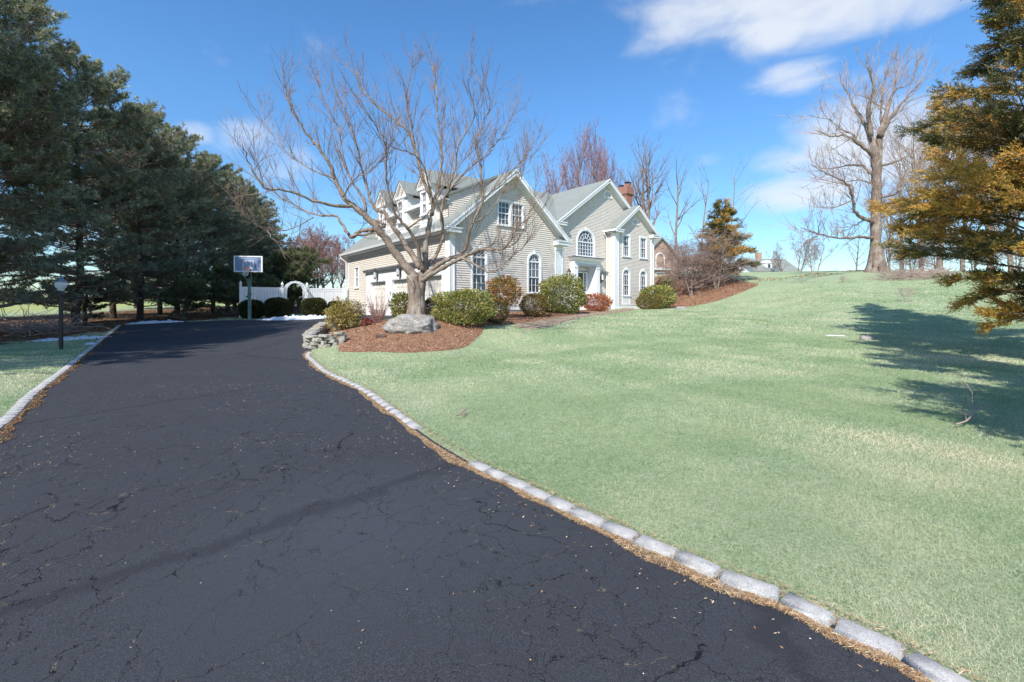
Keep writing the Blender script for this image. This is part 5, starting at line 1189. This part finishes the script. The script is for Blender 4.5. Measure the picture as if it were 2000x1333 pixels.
# brush pile below the big tree
def brush_pile(name, label, px, D, w, h, n, mat, seed):
    r = random.Random(seed); X = (px - 1000) / FOC * D; root = empty(name, (X, D, H(X, D)), label=label, cat='brush'); sg = []
    for i in range(n):
        a = r.uniform(0, 6.28); ox, oy = max(-3, min(2.2, r.gauss(0, w * .26))), r.gauss(0, .6); p = Vector((ox, oy, r.random() * h * .5 + H(X + ox, D + oy) - H(X, D))); e = Vector((r.gauss(0, 1), r.gauss(0, .6), r.uniform(-.1, .5))).normalized(); L = r.uniform(.5, 1.8)
        q = p + e * L / 2 + rv(r) * .1; sg += polyline_segs([tuple(p), tuple(q), tuple(q + (e + rv(r) * .3) * L / 2)], .016, .006)
    obj('sticks', segmesh('sticks', sg, 4, M[mat]), root, kind='stuff')
brush_pile('brush_pile', 'brush pile of pale sticks along the crest right of the big trunk', 1790, 36, 6, 1.2, 420, 'twig_pale', 3)
brush_pile('brush_pile', 'brush and fallen sticks under the pines behind lamp post', 30, 20.5, 7, .6, 360, 'twig_pale', 4)

# ---------------------------------------------------------------- fence, arch, hoop, lamp
FY = 13.76
def fl(x): return hw(x, FY)
fpost = {}
def fence(x0, x1, posts, label):
    cx, cy = fl(x0); z = H(cx, cy); root = empty('vinyl_fence', (cx, cy, z), HROT, label=label, cat='fence', group='white vinyl fence panels')
    L = x1 - x0
    def zz(x): a, b = fl(x0 + x); return max(H(a, b) - z, -.3)
    for p in posts:
        m = MB(); x = p - x0; zb = zz(x); m.box(x - .065, x + .065, -.065, .065, zb - .3, zb + 2.02); po = m.build('post', M['vinyl'], root)
        m = MB(); m.box(x - .085, x + .085, -.085, .085, zb + 2.02, zb + 2.06); m.lathe([(.055, 0), (.05, .04), (.085, .08), (.095, .12), (.06, .2), (.02, .27), (.004, .31)], (x, 0, zb + 2.06), 10); m.build('finial', M['vinyl'], po, smooth=False)
    a = .065; b = L - .065; zl = zz(L); 
    def rail(zt, h, th, nm='rail'):
        m = MB(); m.hexa([(a, -th, zt - h), (b, -th, zl + zt - h), (b, th, zl + zt - h), (a, th, zt - h), (a, -th, zt), (b, -th, zl + zt), (b, th, zl + zt), (a, th, zt)]); m.build(nm, M['vinyl'], root)
    rail(1.98, .10, .035); rail(1.88, .14, .022); rail(.30, .14, .03)
    n = int((b - a) / .155); me = None
    for i in range(n):
        x = a + (b - a) * (i + .5) / n; w = (b - a) / n * .47; c = w * .86
        if me is None:
            m = MB(); m.v = [(-w, .008, 0), (-c, -.012, 0), (c, -.012, 0), (w, .008, 0), (-w, .008, 1.48), (-c, -.012, 1.48), (c, -.012, 1.48), (w, .008, 1.48), (-w, .012, 0), (w, .012, 0), (-w, .012, 1.48), (w, .012, 1.48)]
            m.f = [(0, 1, 5, 4), (1, 2, 6, 5), (2, 3, 7, 6), (8, 10, 11, 9), (0, 4, 10, 8), (3, 9, 11, 7)]; o_ = m.build('board', M['vinyl'], root); me = o_.data
        else: o_ = obj('board', me, root)
        o_.location = (x, 0, .28 + zl * x / L)
fence(-6.80, -4.42, [-6.80, -4.42], 'white vinyl fence panel left of the garden arch, behind the hoop')
fence(-2.88, -.42, [-2.88, -.42], 'white vinyl fence panel between garden arch and garage')
def arch():
    cx, cy = fl(-3.65); z = min(H(*fl(-3.65)), 99); root = empty('garden_arch', (cx, cy, z), HROT, label='white garden arch with open rungs in the fence gap', cat='garden arch')
    r = .60; zs = 1.75
    for dy in (-.28, .22):
        for sx in (-1, 1):
            m = MB(); m.box(sx * r - .045, sx * r + .045, dy - .045, dy + .045, -.2, zs); m.box(sx * r - .06, sx * r + .06, dy - .06, dy + .06, zs - .05, zs); m.build('post', M['vinyl'], root)
        m = MB(); w_ = Wall(0, dy - .04, (1, 0), (0, -1)); w_.ring(m, 0, zs, r - .05, r + .06, -.08, 0, n=18); m.build('arch_rib', M['vinyl'], root)
    for i in range(9):
        a = math.pi * (i + .5) / 9; m = MB(); m.tube([((r + .065) * math.cos(a), -.33, zs + (r + .065) * math.sin(a)), ((r + .065) * math.cos(a), .25, zs + (r + .065) * math.sin(a))], .016, 6); m.build('rung', M['vinyl'], root)
    for sx in (-1, 1):
        for i in range(7): m = MB(); m.tube([(sx * r, -.3, .3 + i * .22), (sx * r, .24, .3 + i * .22)], .015, 6); m.build('rung', M['vinyl'], root)
arch()
def hoop():
    X, Y = W(487.5, 620, 27.4)[:2]; z = H(X, Y); root = empty('basketball_hoop', (X, Y, z), R_(-24) * 0 + R_(8), label='pole-mounted basketball hoop with tinted backboard and orange rim', cat='basketball hoop')
    m = MB(); m.box(-.075, .075, -.075, .075, -.1, 2.45); m.box(-.1, .1, -.09, .09, 1.45, 1.53); pole = m.build('pole', M['green_metal'], root)
    m = MB(); m.tube([(-.12, -.1, 1.38), (-.12, .1, 1.38)], .05, 8); m.tube([(.05, -.13, 1.5), (.17, -.13, 1.56)], .02, 6); m.build('winch', M['black'], pole)
    m = MB()
    for sx in (-1, 1): m.tube([(sx * .08, -.02, 2.35), (sx * .28, -.55, 2.75)], .025, 6); m.tube([(sx * .08, 0, 2.0), (sx * .28, -.55, 3.4)], .022, 6)
    m.tube([(-.30, -.3, 2.78), (-.08, -.05, 2.3)], .018, 6); m.build('support_arm', M['green_metal'], root)
    bx = .17; y = -.6; z0 = 2.83; z1 = 3.74; w = .77
    m = MB(); m.box(bx - w, bx + w, y - .01, y + .01, z0, z1); bb = m.build('backboard', M['backboard'], root)
    m = MB(); t = .045
    m.box(bx - w - .02, bx + w + .02, y - .03, y + .02, z0 - .02, z0 + t); m.box(bx - w - .02, bx + w + .02, y - .03, y + .02, z1 - t, z1 + .02); m.box(bx - w - .02, bx - w + t, y - .03, y + .02, z0 + t, z1 - t); m.box(bx + w - t, bx + w + .02, y - .03, y + .02, z0 + t, z1 - t); m.build('backboard_frame', M['trim'], bb)
    m = MB(); q = .3; t = .045; zz = 3.02
    m.box(bx - q, bx + q, y - .016, y - .011, zz, zz + t); m.box(bx - q, bx + q, y - .016, y - .011, zz + .42, zz + .42 + t); m.box(bx - q, bx - q + t, y - .016, y - .011, zz + t, zz + .42); m.box(bx + q - t, bx + q, y - .016, y - .011, zz + t, zz + .42); m.build('target_square', M['trim'], bb)
    for s in (-1, 1): m = MB(); m.box(bx + s * .29 - .012, bx + s * .29 + .012, y + .012, y + .04, 3.46, 3.72); m.build('brace', M['black'], bb)
    m = MB(); n = 20; rr = .23; c = Vector((bx, y - .38, 3.0)); m.tube([c + Vector((rr * math.cos(2 * math.pi * i / n), rr * math.sin(2 * math.pi * i / n), 0)) for i in range(n + 1)], .012, 6, False)
    m.box(bx - .1, bx + .1, y - .15, y - .02, 2.95, 3.03); m.box(bx - .06, bx + .06, y - .04, y - .012, 2.85, 3.05); rim = m.build('rim', M['orange'], root)
    m = MB()
    for i in range(12):
        a = 2 * math.pi * i / 12; 
        for s in (-1, 1):
            b = a + s * .5; m.tube([c + Vector((rr * math.cos(a), rr * math.sin(a), 0)), c + Vector((.17 * math.cos(b), .17 * math.sin(b), -.2)), c + Vector((.12 * math.cos(b + s * .4), .12 * math.sin(b + s * .4), -.42))], .006, 3, False)
    m.build('net', M['net'], rim)
hoop()
def lamp():
    X, Y = W(119, 683, 15.5)[:2]; z = H(X, Y); root = empty('lamp_post', (X, Y, z), 0, label='black lamp post with clear globe lantern on the left lawn strip', cat='lamp post')
    m = MB(); m.lathe([(.055, -.1), (.055, 1.78), (.06, 1.82), (.075, 1.86), (.075, 1.9), (.05, 1.94), (.035, 1.97), (.03, 2.0), (.0, 2.0)], (0, 0, 0), 18)
    for i in range(9): a = i * 2 * math.pi / 9; m.tube([(.055 * math.cos(a), .055 * math.sin(a), .1), (.055 * math.cos(a), .055 * math.sin(a), 1.76)], .006, 4)
    m.build('pole', M['black'], root)
    m = MB(); m.lathe([(.02, 1.98), (.09, 2.02), (.10, 2.05), (.05, 2.06)], (0, 0, 0), 18); m.build('lantern_base', M['trim'], root)
    m = MB(); m.lathe([(.085, 2.06), (.14, 2.12), (.165, 2.2), (.16, 2.27), (.13, 2.31)], (0, 0, 0), 20); m.build('globe', M['lampglass'], root, smooth=True)
    m = MB()
    for k in range(3): a = k * 2.1; m.lathe([(.018, 2.06), (.018, 2.14), (.012, 2.2), (.002, 2.24)], (.05 * math.cos(a), .05 * math.sin(a), 0), 8)
    m.build('candle_bulb', M['trim'], root)
    m = MB(); m.lathe([(.175, 2.295), (.185, 2.315), (.13, 2.35), (.075, 2.41), (.035, 2.46), (.02, 2.5), (.028, 2.52), (.006, 2.58)], (0, 0, 0), 20); m.build('lantern_cap', M['copper'], root, smooth=True)
lamp()

# ---------------------------------------------------------------- boulder, rocks, snow
def rock(name, label, X, Y, dims, seed, mat, sub=5, sink=.25, amp=.16, cat='boulder', rz=0.0):
    import bmesh
    bm = bmesh.new(); bmesh.ops.create_icosphere(bm, subdivisions=sub, radius=1)
    for v in bm.verts:
        p = v.co.copy(); n = mnoise.fractal(p * 1.3 + Vector((seed, 0, 0)), 1.0, 2.0, 4) * amp + abs(mnoise.noise(p * 2.6 + Vector((0, seed, 0)))) * amp * .6 + mnoise.fractal(p * 9 + Vector((seed, 3, 0)), 1, 2, 3) * .018
        p = p * (1 + n); p.z = p.z if p.z < .8 else .8 + (p.z - .8) * .7
        v.co = Vector((p.x * dims[0], p.y * dims[1], p.z * dims[2]))
    me = bpy.data.meshes.new(name); bm.to_mesh(me); bm.free(); me.materials.append(M[mat]); me.polygons.foreach_set('use_smooth', np.ones(len(me.polygons), dtype=bool))
    o = obj(name, me, None, label=label, cat=cat); o.location = (X, Y, H(X, Y) + dims[2] * (1 - 2 * sink) * .55); o.rotation_euler = (0, 0, rz); return o
b = rock('boulder', 'big grey lichened boulder in front of the bare tree', -3.45, 15.7, (.86, .66, .43), 4.7, 'rock', sink=.22, amp=.17)
rock('garden_rock', 'small greenish flat rock on the lawn right of the house', 12.35, 33.2, (.45, .3, .16), 5.2, 'rock', 3, .3, cat='rock')
rock('garden_rock', 'small pale rock at the edge of the cedar shadow', 12.55, 16.1, (.22, .15, .13), 6.2, 'rock', 3, .3, cat='rock')
m = MB(); m.box(-.32, .32, -.04, .04, 0, .035); o_ = m.build('white_stake', M['trim'], None, label='white stake lying flat on the lawn at the shadow tip', cat='stake'); o_.location = (12.0, 16.9, H(12.0, 16.9) + .02)
def snow(name, label, pts, wdt, hgt_, seed, step=.12):
    g = np.random.default_rng(seed); P = smooth_poly(pts, 10); seg = np.r_[0, np.cumsum(np.linalg.norm(np.diff(P, axis=0), axis=1))]; n = int(seg[-1] / step) + 2; k = max(7, int(wdt / step)); V = []
    for i in range(n):
        s = seg[-1] * i / (n - 1); x = np.interp(s, seg, P[:, 0]); y = np.interp(s, seg, P[:, 1]); x2 = np.interp(s + .05, seg, P[:, 0]); y2 = np.interp(s + .05, seg, P[:, 1]); x1 = np.interp(s - .05, seg, P[:, 0]); y1 = np.interp(s - .05, seg, P[:, 1])
        t = np.array([x2 - x1, y2 - y1]); t = t / (np.linalg.norm(t) + 1e-9); nrm = np.array([-t[1], t[0]]); e = min(1, 4 * min(i, n - 1 - i) / n + .02)
        wv = wdt * e * (.75 + .45 * mnoise.noise(Vector((s * .9, seed, 0))))
        for j in range(k):
            u = -1 + 2 * j / (k - 1); q = np.array([x, y]) + nrm * u * wv * .5
            hh = hgt_ * e * max(0, 1 - abs(u) ** 2.2) * (.55 + .9 * abs(mnoise.noise(Vector((s * 2.2, u * 1.5, seed)))) + .5 * mnoise.noise(Vector((s * 7, u * 4, seed)))) - (.03 if j in (0, k - 1) else 0)
            V.append((q[0], q[1], H(q[0], q[1]) + .02 + hh))
    F = [(i * k + j, i * k + j + 1, (i + 1) * k + j + 1, (i + 1) * k + j) for i in range(n - 1) for j in range(k - 1)]
    obj(name, mesh_np(name, V, F, M['snow'], smooth=True), None, label=label, kind='stuff', cat='snow')
snow('snow_bank', 'melting snow bank between hoop and fence at the driveway end', [(-15.2, 27.0), (-13.6, 27.5), (-12.4, 28.2), (-11.6, 29.0), (-11.2, 29.5)], 1.0, .27, 3)
snow('snow_patch', 'thin snow patch at the far left driveway corner', [(-21.2, 24.9), (-20.0, 25.6), (-18.9, 26.2)], .8, .15, 5)
snow('snow_patch', 'snow strip under the pines behind the lamp post', [(-18.6, 17.4), (-17.6, 18.2), (-16.9, 19.2)], .5, .10, 6)
snow('snow_patch', 'tiny snow lump left of the lamp post', [(-15.9, 16.9), (-15.7, 17.0), (-15.55, 17.05)], .18, .07, 7, .05)
# fallen branches on the lawn
def fallen(name, label, X, Y, L, seed, mat='twig_pale', rz=0):
    r = random.Random(seed); root = empty(name, (X, Y, H(X, Y) + .04), rz, label=label, cat='branch'); sg = []; p = Vector((0, 0, .02)); d = Vector((1, 0, .02)); pts = [p.copy()]
    for i in range(6): d = (d + Vector((0, r.gauss(0, .25), r.gauss(0, .05)))).normalized(); p = p + d * L / 6; p.z = max(.01, min(.1, p.z)); pts.append(p.copy())
    sg += polyline_segs([tuple(q) for q in pts], .010, .004)
    for k in (1, 2, 3, 4):
        e = (d + rv(r) * .8); e.z = abs(e.z) * .5; q = pts[k] + e.normalized() * L * .25; sg += polyline_segs([tuple(pts[k]), tuple(q), tuple(q + (e + rv(r) * .3).normalized() * L * .12)], .006, .003)
    obj('sticks', segmesh('sticks', sg, 5, M[mat]), root)
fallen('fallen_branch', 'forked dead branch lying at the edge of the cedar shadow', 5.75, 5.9, 1.3, 8, rz=.2)
fallen('fallen_branch', 'short dead twig on the lawn near the granite kerb', -.78, 6.35, .35, 9, 'twig_mauve', rz=1.0)
# ---------------------------------------------------------------- neighbouring houses
def neighbour_brick():
    D = 78; X = (1296 - 1000) / FOC * D; z = EYE + (HOR - 556) / FOC * D - .5; root = empty('brick_house', (X, D, z), R_(18), label='distant brick house with steep gable seen right of the main house', cat='house')
    m = MB(); m.prism([(-4.5, 0, 0), (3.5, 0, 0), (3.5, 0, 4.6), (-.5, 0, 8.2), (-4.5, 0, 4.6)], (0, 9, 0)); m.build('wall', M['brick_pale'], root)
    for s in (-1, 1): m = MB(); m.prism([(-.5, -.4, 8.55), (-.5 + s * 4.5, -.4, 4.45), (-.5 + s * 4.5, -.4, 4.25), (-.5, -.4, 8.3)], (0, 10, 0)); m.build('roof', M['roof'], root)
    w = Wall(0, 0, (1, 0), (0, -1)); window(w, -.7, 1.9, 3.4, 5.0, arch=True, cols=3, rows=3, cas=.2, parent=root); window(w, -.7, 1.9, .9, 2.4, cols=3, rows=3, cas=.2, parent=root)
    m = MB(); w.box(m, -2.2, 1.0, 2.95, 3.2, 0, .6); m.build('window_ledge', M['trim'], root)
    m = MB(); m.box(3.5, 17, 1.0, 8, 0, 2.9); m.build('side_wing', M['trim'], root)
    m = MB(); m.box(3.3, 17.2, .6, 8.4, 2.9, 3.15); m.build('porch_roof', M['trim'], root)
    m = MB(); m.prism([(3.5, .8, 3.15), (3.5, 8.2, 3.15), (3.5, 4.5, 5.8)], (13.4, 0, 0)); m.build('roof', M['brick_pale'], root)
    for i in range(5):
        m = MB(); m.box(5 + i * 2.4, 6.1 + i * 2.4, .93, .99, .5, 2.5); m.build('window', M['glass'], root)
    for x in (4.2, 7.0, 12): m = MB(); m.box(x, x + .3, .3, .6, 0, 2.9); m.build('column', M['trim'], root)
neighbour_brick()
def neighbour_grey():
    D = 92; X = (1508 - 1000) / FOC * D; z = EYE + (HOR - 532) / FOC * D - 2.2; root = empty('grey_roofed_house', (X, D, z), R_(10), label='distant house with grey roof and white dormer beyond the crest', cat='house')
    m = MB(); m.box(-4.2, 6, 0, 8, 0, 2.6); m.prism([(-4.2, .0, 2.6), (-4.2, 8, 2.6), (-4.2, 4, 5.2)], (10.2, 0, 0)); m.build('wall', M['trim'], root)
    for s in (-1, 1): m = MB(); m.prism([(-4.6, 4, 5.35), (-4.6, 4 + s * 4.6, 2.4), (-4.6, 4 + s * 4.6, 2.2), (-4.6, 4, 5.15)], (11, 0, 0)); m.build('roof', M['roof'], root)
    m = MB(); m.box(-.5, .5, 3.5, 4.3, 4.2, 6.6); m.build('chimney', M['brick_pale'], root)
    m = MB(); m.box(-.9, .5, .6, 3, 2.9, 4.1); m.prism([(-1.0, .5, 4.1), (.6, .5, 4.1), (-.2, .5, 4.7)], (0, 3, 0)); dm = m.build('dormer', M['trim'], root)
    m = MB(); m.box(-.5, .1, .56, .6, 3.1, 3.9); m.build('window', M['glass'], dm)
neighbour_grey()

# ---------------------------------------------------------------- grass, litter, mulch chips
def scatter(x0, x1, y0, y1, dens, keep):
    n = int((x1 - x0) * (y1 - y0) * dens); x = rng.uniform(x0, x1, n); y = rng.uniform(y0, y1, n); k = keep(x, y); return x[k], y[k]
def lawn_keep(x, y, kmax=1.22):
    k = np.abs(x) < y * kmax + .6
    idx = np.where(k)[0]; ok = np.zeros(len(x), bool)
    s = sdist(x[idx], y[idx], DRIVE); b1 = sdist(x[idx], y[idx], BED); b2 = sdist(x[idx], y[idx], PATH); b3 = sdist(x[idx], y[idx], BED2)
    left = (x[idx] < -17.6) & (y[idx] > 9)
    ok[idx] = (s < -.11) & (b1 < -.03) & (b2 < -.02) & (b3 < -.1) & ~left
    return ok
def grass_band(name, rngs, dens, L, wd, zlift=0.0, flat=.55, lo=None, hi=None):
    xs, ys = [], []
    for (x0, x1, y0, y1) in rngs:
        a, b = scatter(x0, x1, y0, y1, dens, lawn_keep); xs.append(a); ys.append(b)
    x = np.concatenate(xs); y = np.concatenate(ys); pk = np.ones(len(x))
    if lo: pk *= np.clip((y - lo[0]) / (lo[1] - lo[0]), 0, 1)
    if hi: pk *= np.clip((hi[1] - y) / (hi[1] - hi[0]), 0, 1)
    kp = rng.random(len(x)) < pk; x = x[kp]; y = y[kp]; n = len(x)
    if n == 0: return
    z = hgt(x, y) - .004 + zlift
    # clumped wind-combed direction, matted winter grass
    ang = 2.2 * np.sin(x * .7 + 1.1 * np.sin(y * .9)) + 1.7 * np.cos(y * .6) + rng.normal(0, 2.2, n); el = np.clip(rng.normal(flat, .42, n), .03, 1.45)
    d = np.c_[np.cos(ang) * np.cos(el), np.sin(ang) * np.cos(el), np.sin(el)]
    patch = np.sin(x * 1.3 + np.sin(y * 1.1) * 2) * np.cos(y * .9 + np.cos(x * .8) * 2) + .5 * np.sin(x * 4.1 + y * 2.7)
    c = palette(n, [(.50, .54, .33), (.33, .44, .23), (.64, .62, .44), (.14, .26, .09), (.56, .49, .31), (.42, .53, .36)], [4, 4, 2.0, 3.0, 1.2, 2.2], .2)
    pt2 = np.zeros(n); gg = np.random.default_rng(99)
    for q_ in range(14): fx, fy, ph = gg.normal(0, 1.6), gg.normal(0, 1.6), gg.uniform(0, 6.28); pt2 += np.sin(x * fx + y * fy + ph)
    pt2 /= 3.0; pt3 = np.zeros(n)
    for q_ in range(10): fx, fy, ph = gg.normal(0, .45), gg.normal(0, .45), gg.uniform(0, 6.28); pt3 += np.sin(x * fx + y * fy + ph)
    pt2 = pt2 + .28 * pt3; st = np.clip(pt2 - .35, 0, 1)[:, None]; dk = np.clip(-pt2 - .30, 0, 1)[:, None]
    c = c * (1 - .6 * st) + np.array([[.66, .61, .43]]) * .6 * st; c = c * (1 - .65 * dk) + np.array([[.17, .29, .10]]) * .65 * dk
    c *= (1 + .15 * patch)[:, None]; c[:, 0] *= 1 + .10 * patch; c[:, 2] *= 1 + .05 * patch
    Lr = (L * rng.uniform(.5, 1.25, n))[:, None]; side = unit(np.cross(d, np.array([[0, 0, 1.]]) + rng.normal(0, .6, (n, 3)))) * wd / 2
    p = np.c_[x, y, z]; mid = p + d * Lr * .55; d2 = d.copy(); d2[:, 2] -= .55; d2 = unit(d2); tip = mid + d2 * Lr * .45
    if L < .05:
        V = np.stack([p - side * .7, p + side * .7, mid + side, tip], 1).reshape(-1, 3); b = (np.arange(n) * 4)[:, None]; kk_ = 4
        F = np.concatenate([b + np.array([[0, 1, 2]]), b + np.array([[0, 2, 3]])], 1).reshape(-1, 3)
    else:
        V = np.stack([p - side, p + side, p + d * Lr * .8], 1).reshape(-1, 3); F = np.arange(n * 3).reshape(-1, 3); kk_ = 3
    obj(name, mesh_np(name, V, F, M['grass'], np.repeat(np.clip(c, 0, 1), kk_, 0)), None, label='matted pale green winter grass blades on the lawn', kind='stuff')
grass_band('grass_near', [(-1.2, 6.4, 1.2, 5.4)], 19000, .052, .0019, hi=(3.6, 5.4))
grass_band('grass_middle', [(-3, 12.4, 3.6, 10.4), (-12, -5, 4.4, 10.4)], 3400, .058, .0048, lo=(3.6, 5.4), hi=(8.0, 10.4))
grass_band('grass_far', [(-6.5, 23, 8.0, 20), (-17.8, -7.8, 8.0, 20)], 950, .065, .0125, lo=(8.0, 10.4), hi=(16, 20))
grass_band('grass_distant', [(-2, 38, 16, 40)], 230, .09, .026, flat=.45, lo=(16, 20), hi=(32, 40))
def litter(name, label, x, y, L, wd, cols, w, lift=.015, flatr=.18, tri=False):
    n = len(x); z = hgt(x, y) + lift + rng.uniform(0, .015, n); a = rng.uniform(0, 6.28, n); e = rng.normal(0, flatr, n)
    d = np.c_[np.cos(a) * np.cos(e), np.sin(a) * np.cos(e), np.abs(np.sin(e))]; c = palette(n, cols, w, .25)
    P = np.c_[x, y, z]; sz = L * rng.uniform(.5, 1.4, n)[:, None]; up = np.array([[0, 0, 1.]]) + rng.normal(0, .3, (n, 3)); side = unit(np.cross(d, up)) * (wd * rng.uniform(.6, 1.3, n))[:, None]
    V = np.stack([P - d * sz / 2, P + side / 2, P + d * sz / 2, P - side / 2], 1).reshape(-1, 3)
    obj(name, mesh_np(name, V, np.arange(n * 4).reshape(-1, 4), M['chips'], np.repeat(c, 4, 0)), None, label=label, kind='stuff')
STRAW = ([(.46, .32, .18), (.58, .44, .29), (.34, .19, .09), (.22, .12, .06)], [4, 3, 3, 1])
def along(path, n, off0, off1, spread, ymin=1.2, ymax=40):
    p = path[:, :2]; seg = np.r_[0, np.cumsum(np.linalg.norm(np.diff(p, axis=0), axis=1))]; s = rng.uniform(0, seg[-1], n); x = np.interp(s, seg, p[:, 0]); y = np.interp(s, seg, p[:, 1]); x2 = np.interp(s + .05, seg, p[:, 0]); y2 = np.interp(s + .05, seg, p[:, 1])
    t = np.c_[x2 - x, y2 - y]; t /= np.linalg.norm(t, axis=1)[:, None] + 1e-9
    edge = off1 + spread * (np.sin(s * 2.3) + .7 * np.sin(s * 5.1 + 1) + .5 * np.sin(s * 11)); u = off0 + (edge - off0) * rng.random(n) ** 1.3
    k = (y > ymin) & (y < ymax); return (x + -t[:, 1] * u)[k], (y + t[:, 0] * u)[k]
x, y = along(KERB_R, 62000, .06, .13, .03); litter('straw_litter', 'tan straw and needles gathered against the right kerb', x, y, .045, .0035, *STRAW, lift=.014)
x, y = along(KERB_R, 350, .2, .5, .08); litter('leaf_litter', 'stray leaf bits near the right kerb', x, y, .022, .010, *STRAW, lift=.016)
x, y = along(KERB_R, 9000, -.13, .03, .02); litter('straw_litter', 'straw caught between the kerb blocks', x, y, .045, .0035, *STRAW, lift=.03)
x, y = along(KERB_L, 20000, -.11, -.20, -.05); litter('leaf_litter', 'brown leaves and needles gathered against the left kerb', x, y, .05, .010, [(.24, .14, .07), (.34, .23, .13), (.13, .08, .04), (.18, .06, .04)], [4, 3, 3, .7], lift=.016)
# scattered bits on the asphalt
x, y = scatter(-20, 3, 1.5, 27, 11, lambda x, y: sdist(x, y, DRIVE) > .1); litter('asphalt_specks', 'pale leaf bits scattered over the asphalt', x, y, .014, .006, [(.55, .48, .33), (.45, .30, .14), (.62, .60, .52)], [3, 3, 1], lift=.016)
cl = rng.uniform(0, 1, (60, 2)) * np.array([14, 16]) + np.array([-14, 4]); pts = cl[rng.integers(0, 60, 4200)] + rng.normal(0, .28, (4200, 2)) * np.array([1.6, .7])
kk = sdist(pts[:, 0], pts[:, 1], DRIVE) > .05; litter('asphalt_specks', 'loose clusters of tan needles on the asphalt', pts[kk, 0], pts[kk, 1], .032, .0045, *STRAW, lift=.016)
x, y = scatter(-9, 7.5, 13, 34, 620, lambda x, y: (sdist(x, y, BED) > .0) & (y < 24)); litter('mulch_chips', 'tan and red bark chips covering the mulch bed', x, y, .055, .022, [(.46, .28, .18), (.60, .44, .31), (.33, .17, .10), (.16, .08, .05), (.40, .20, .11)], [4, 2.5, 4, 1.5, 2], lift=.062, flatr=.35)
x, y = scatter(12, 24, 35.5, 52, 60, lambda x, y: sdist(x, y, BED2) > 0); litter('mulch_chips', 'bark chips and leaves on the bank under the bare trees', x, y, .12, .05, [(.40, .24, .14), (.28, .14, .08), (.18, .08, .05), (.5, .36, .22)], [3, 3, 1.5, 1.5], lift=.09, flatr=.35)
x, y = scatter(-34, -16.6, 9, 60, 26, lambda x, y: (x < -17.3 + 1.2 * np.sin(y * .7)) & (sdist(x, y, DRIVE) < -.2)); litter('leaf_litter', 'brown pine needles and leaves under the left pines', x, y, .14, .04, [(.24, .12, .06), (.36, .21, .11), (.14, .07, .04)], [3, 3, 2], lift=.02, flatr=.3)
x, y = scatter(-17.4, -8.8, 26.2, 34, 40, lambda x, y: (sdist(x, y, DRIVE) < -.05)); litter('leaf_litter', 'brown litter round the foot of the fence', x, y, .10, .04, [(.24, .13, .07), (.32, .2, .11)], [1, 1], lift=.015, flatr=.3)
x, y = scatter(24, 40, 42.5, 48, 22, lambda x, y: (np.abs(y - 44.6 - .6 * np.sin(x * .6)) < 1.0 + .5 * np.sin(x * 1.3)) & ((x < 31) | (x > 33))); litter('leaf_litter', 'russet fallen leaves in a strip along the lawn crest', x, y, .22, .08, [(.36, .17, .08), (.45, .26, .13), (.22, .11, .06)], [3, 3, 2], lift=.06, flatr=.35)
# wreath on the front door
wp = hw(15.45, 5.33 + .40); root = empty('door_wreath', (wp[0], wp[1], HZ + 2.65), HROT, label='greenish wreath hanging on the dark front door', cat='wreath')
n = 900; a = rng.uniform(0, 6.28, n); q = rng.normal(0, .05, (n, 3)); P = np.c_[(.22 * np.cos(a)), np.zeros(n), .27 * np.sin(a)] + q; P[:, 1] = -.0 - np.abs(q[:, 1])
V, F, C = leaves(P, unit(np.c_[-np.sin(a), -.4 + 0 * a, np.cos(a)] + rng.normal(0, .6, (n, 3))), .08, .03, palette(n, [(.20, .20, .08), (.10, .13, .05), (.40, .35, .2)], [3, 3, 1])); obj('foliage', mesh_np('foliage', V, F, M['leaf'], C), root)
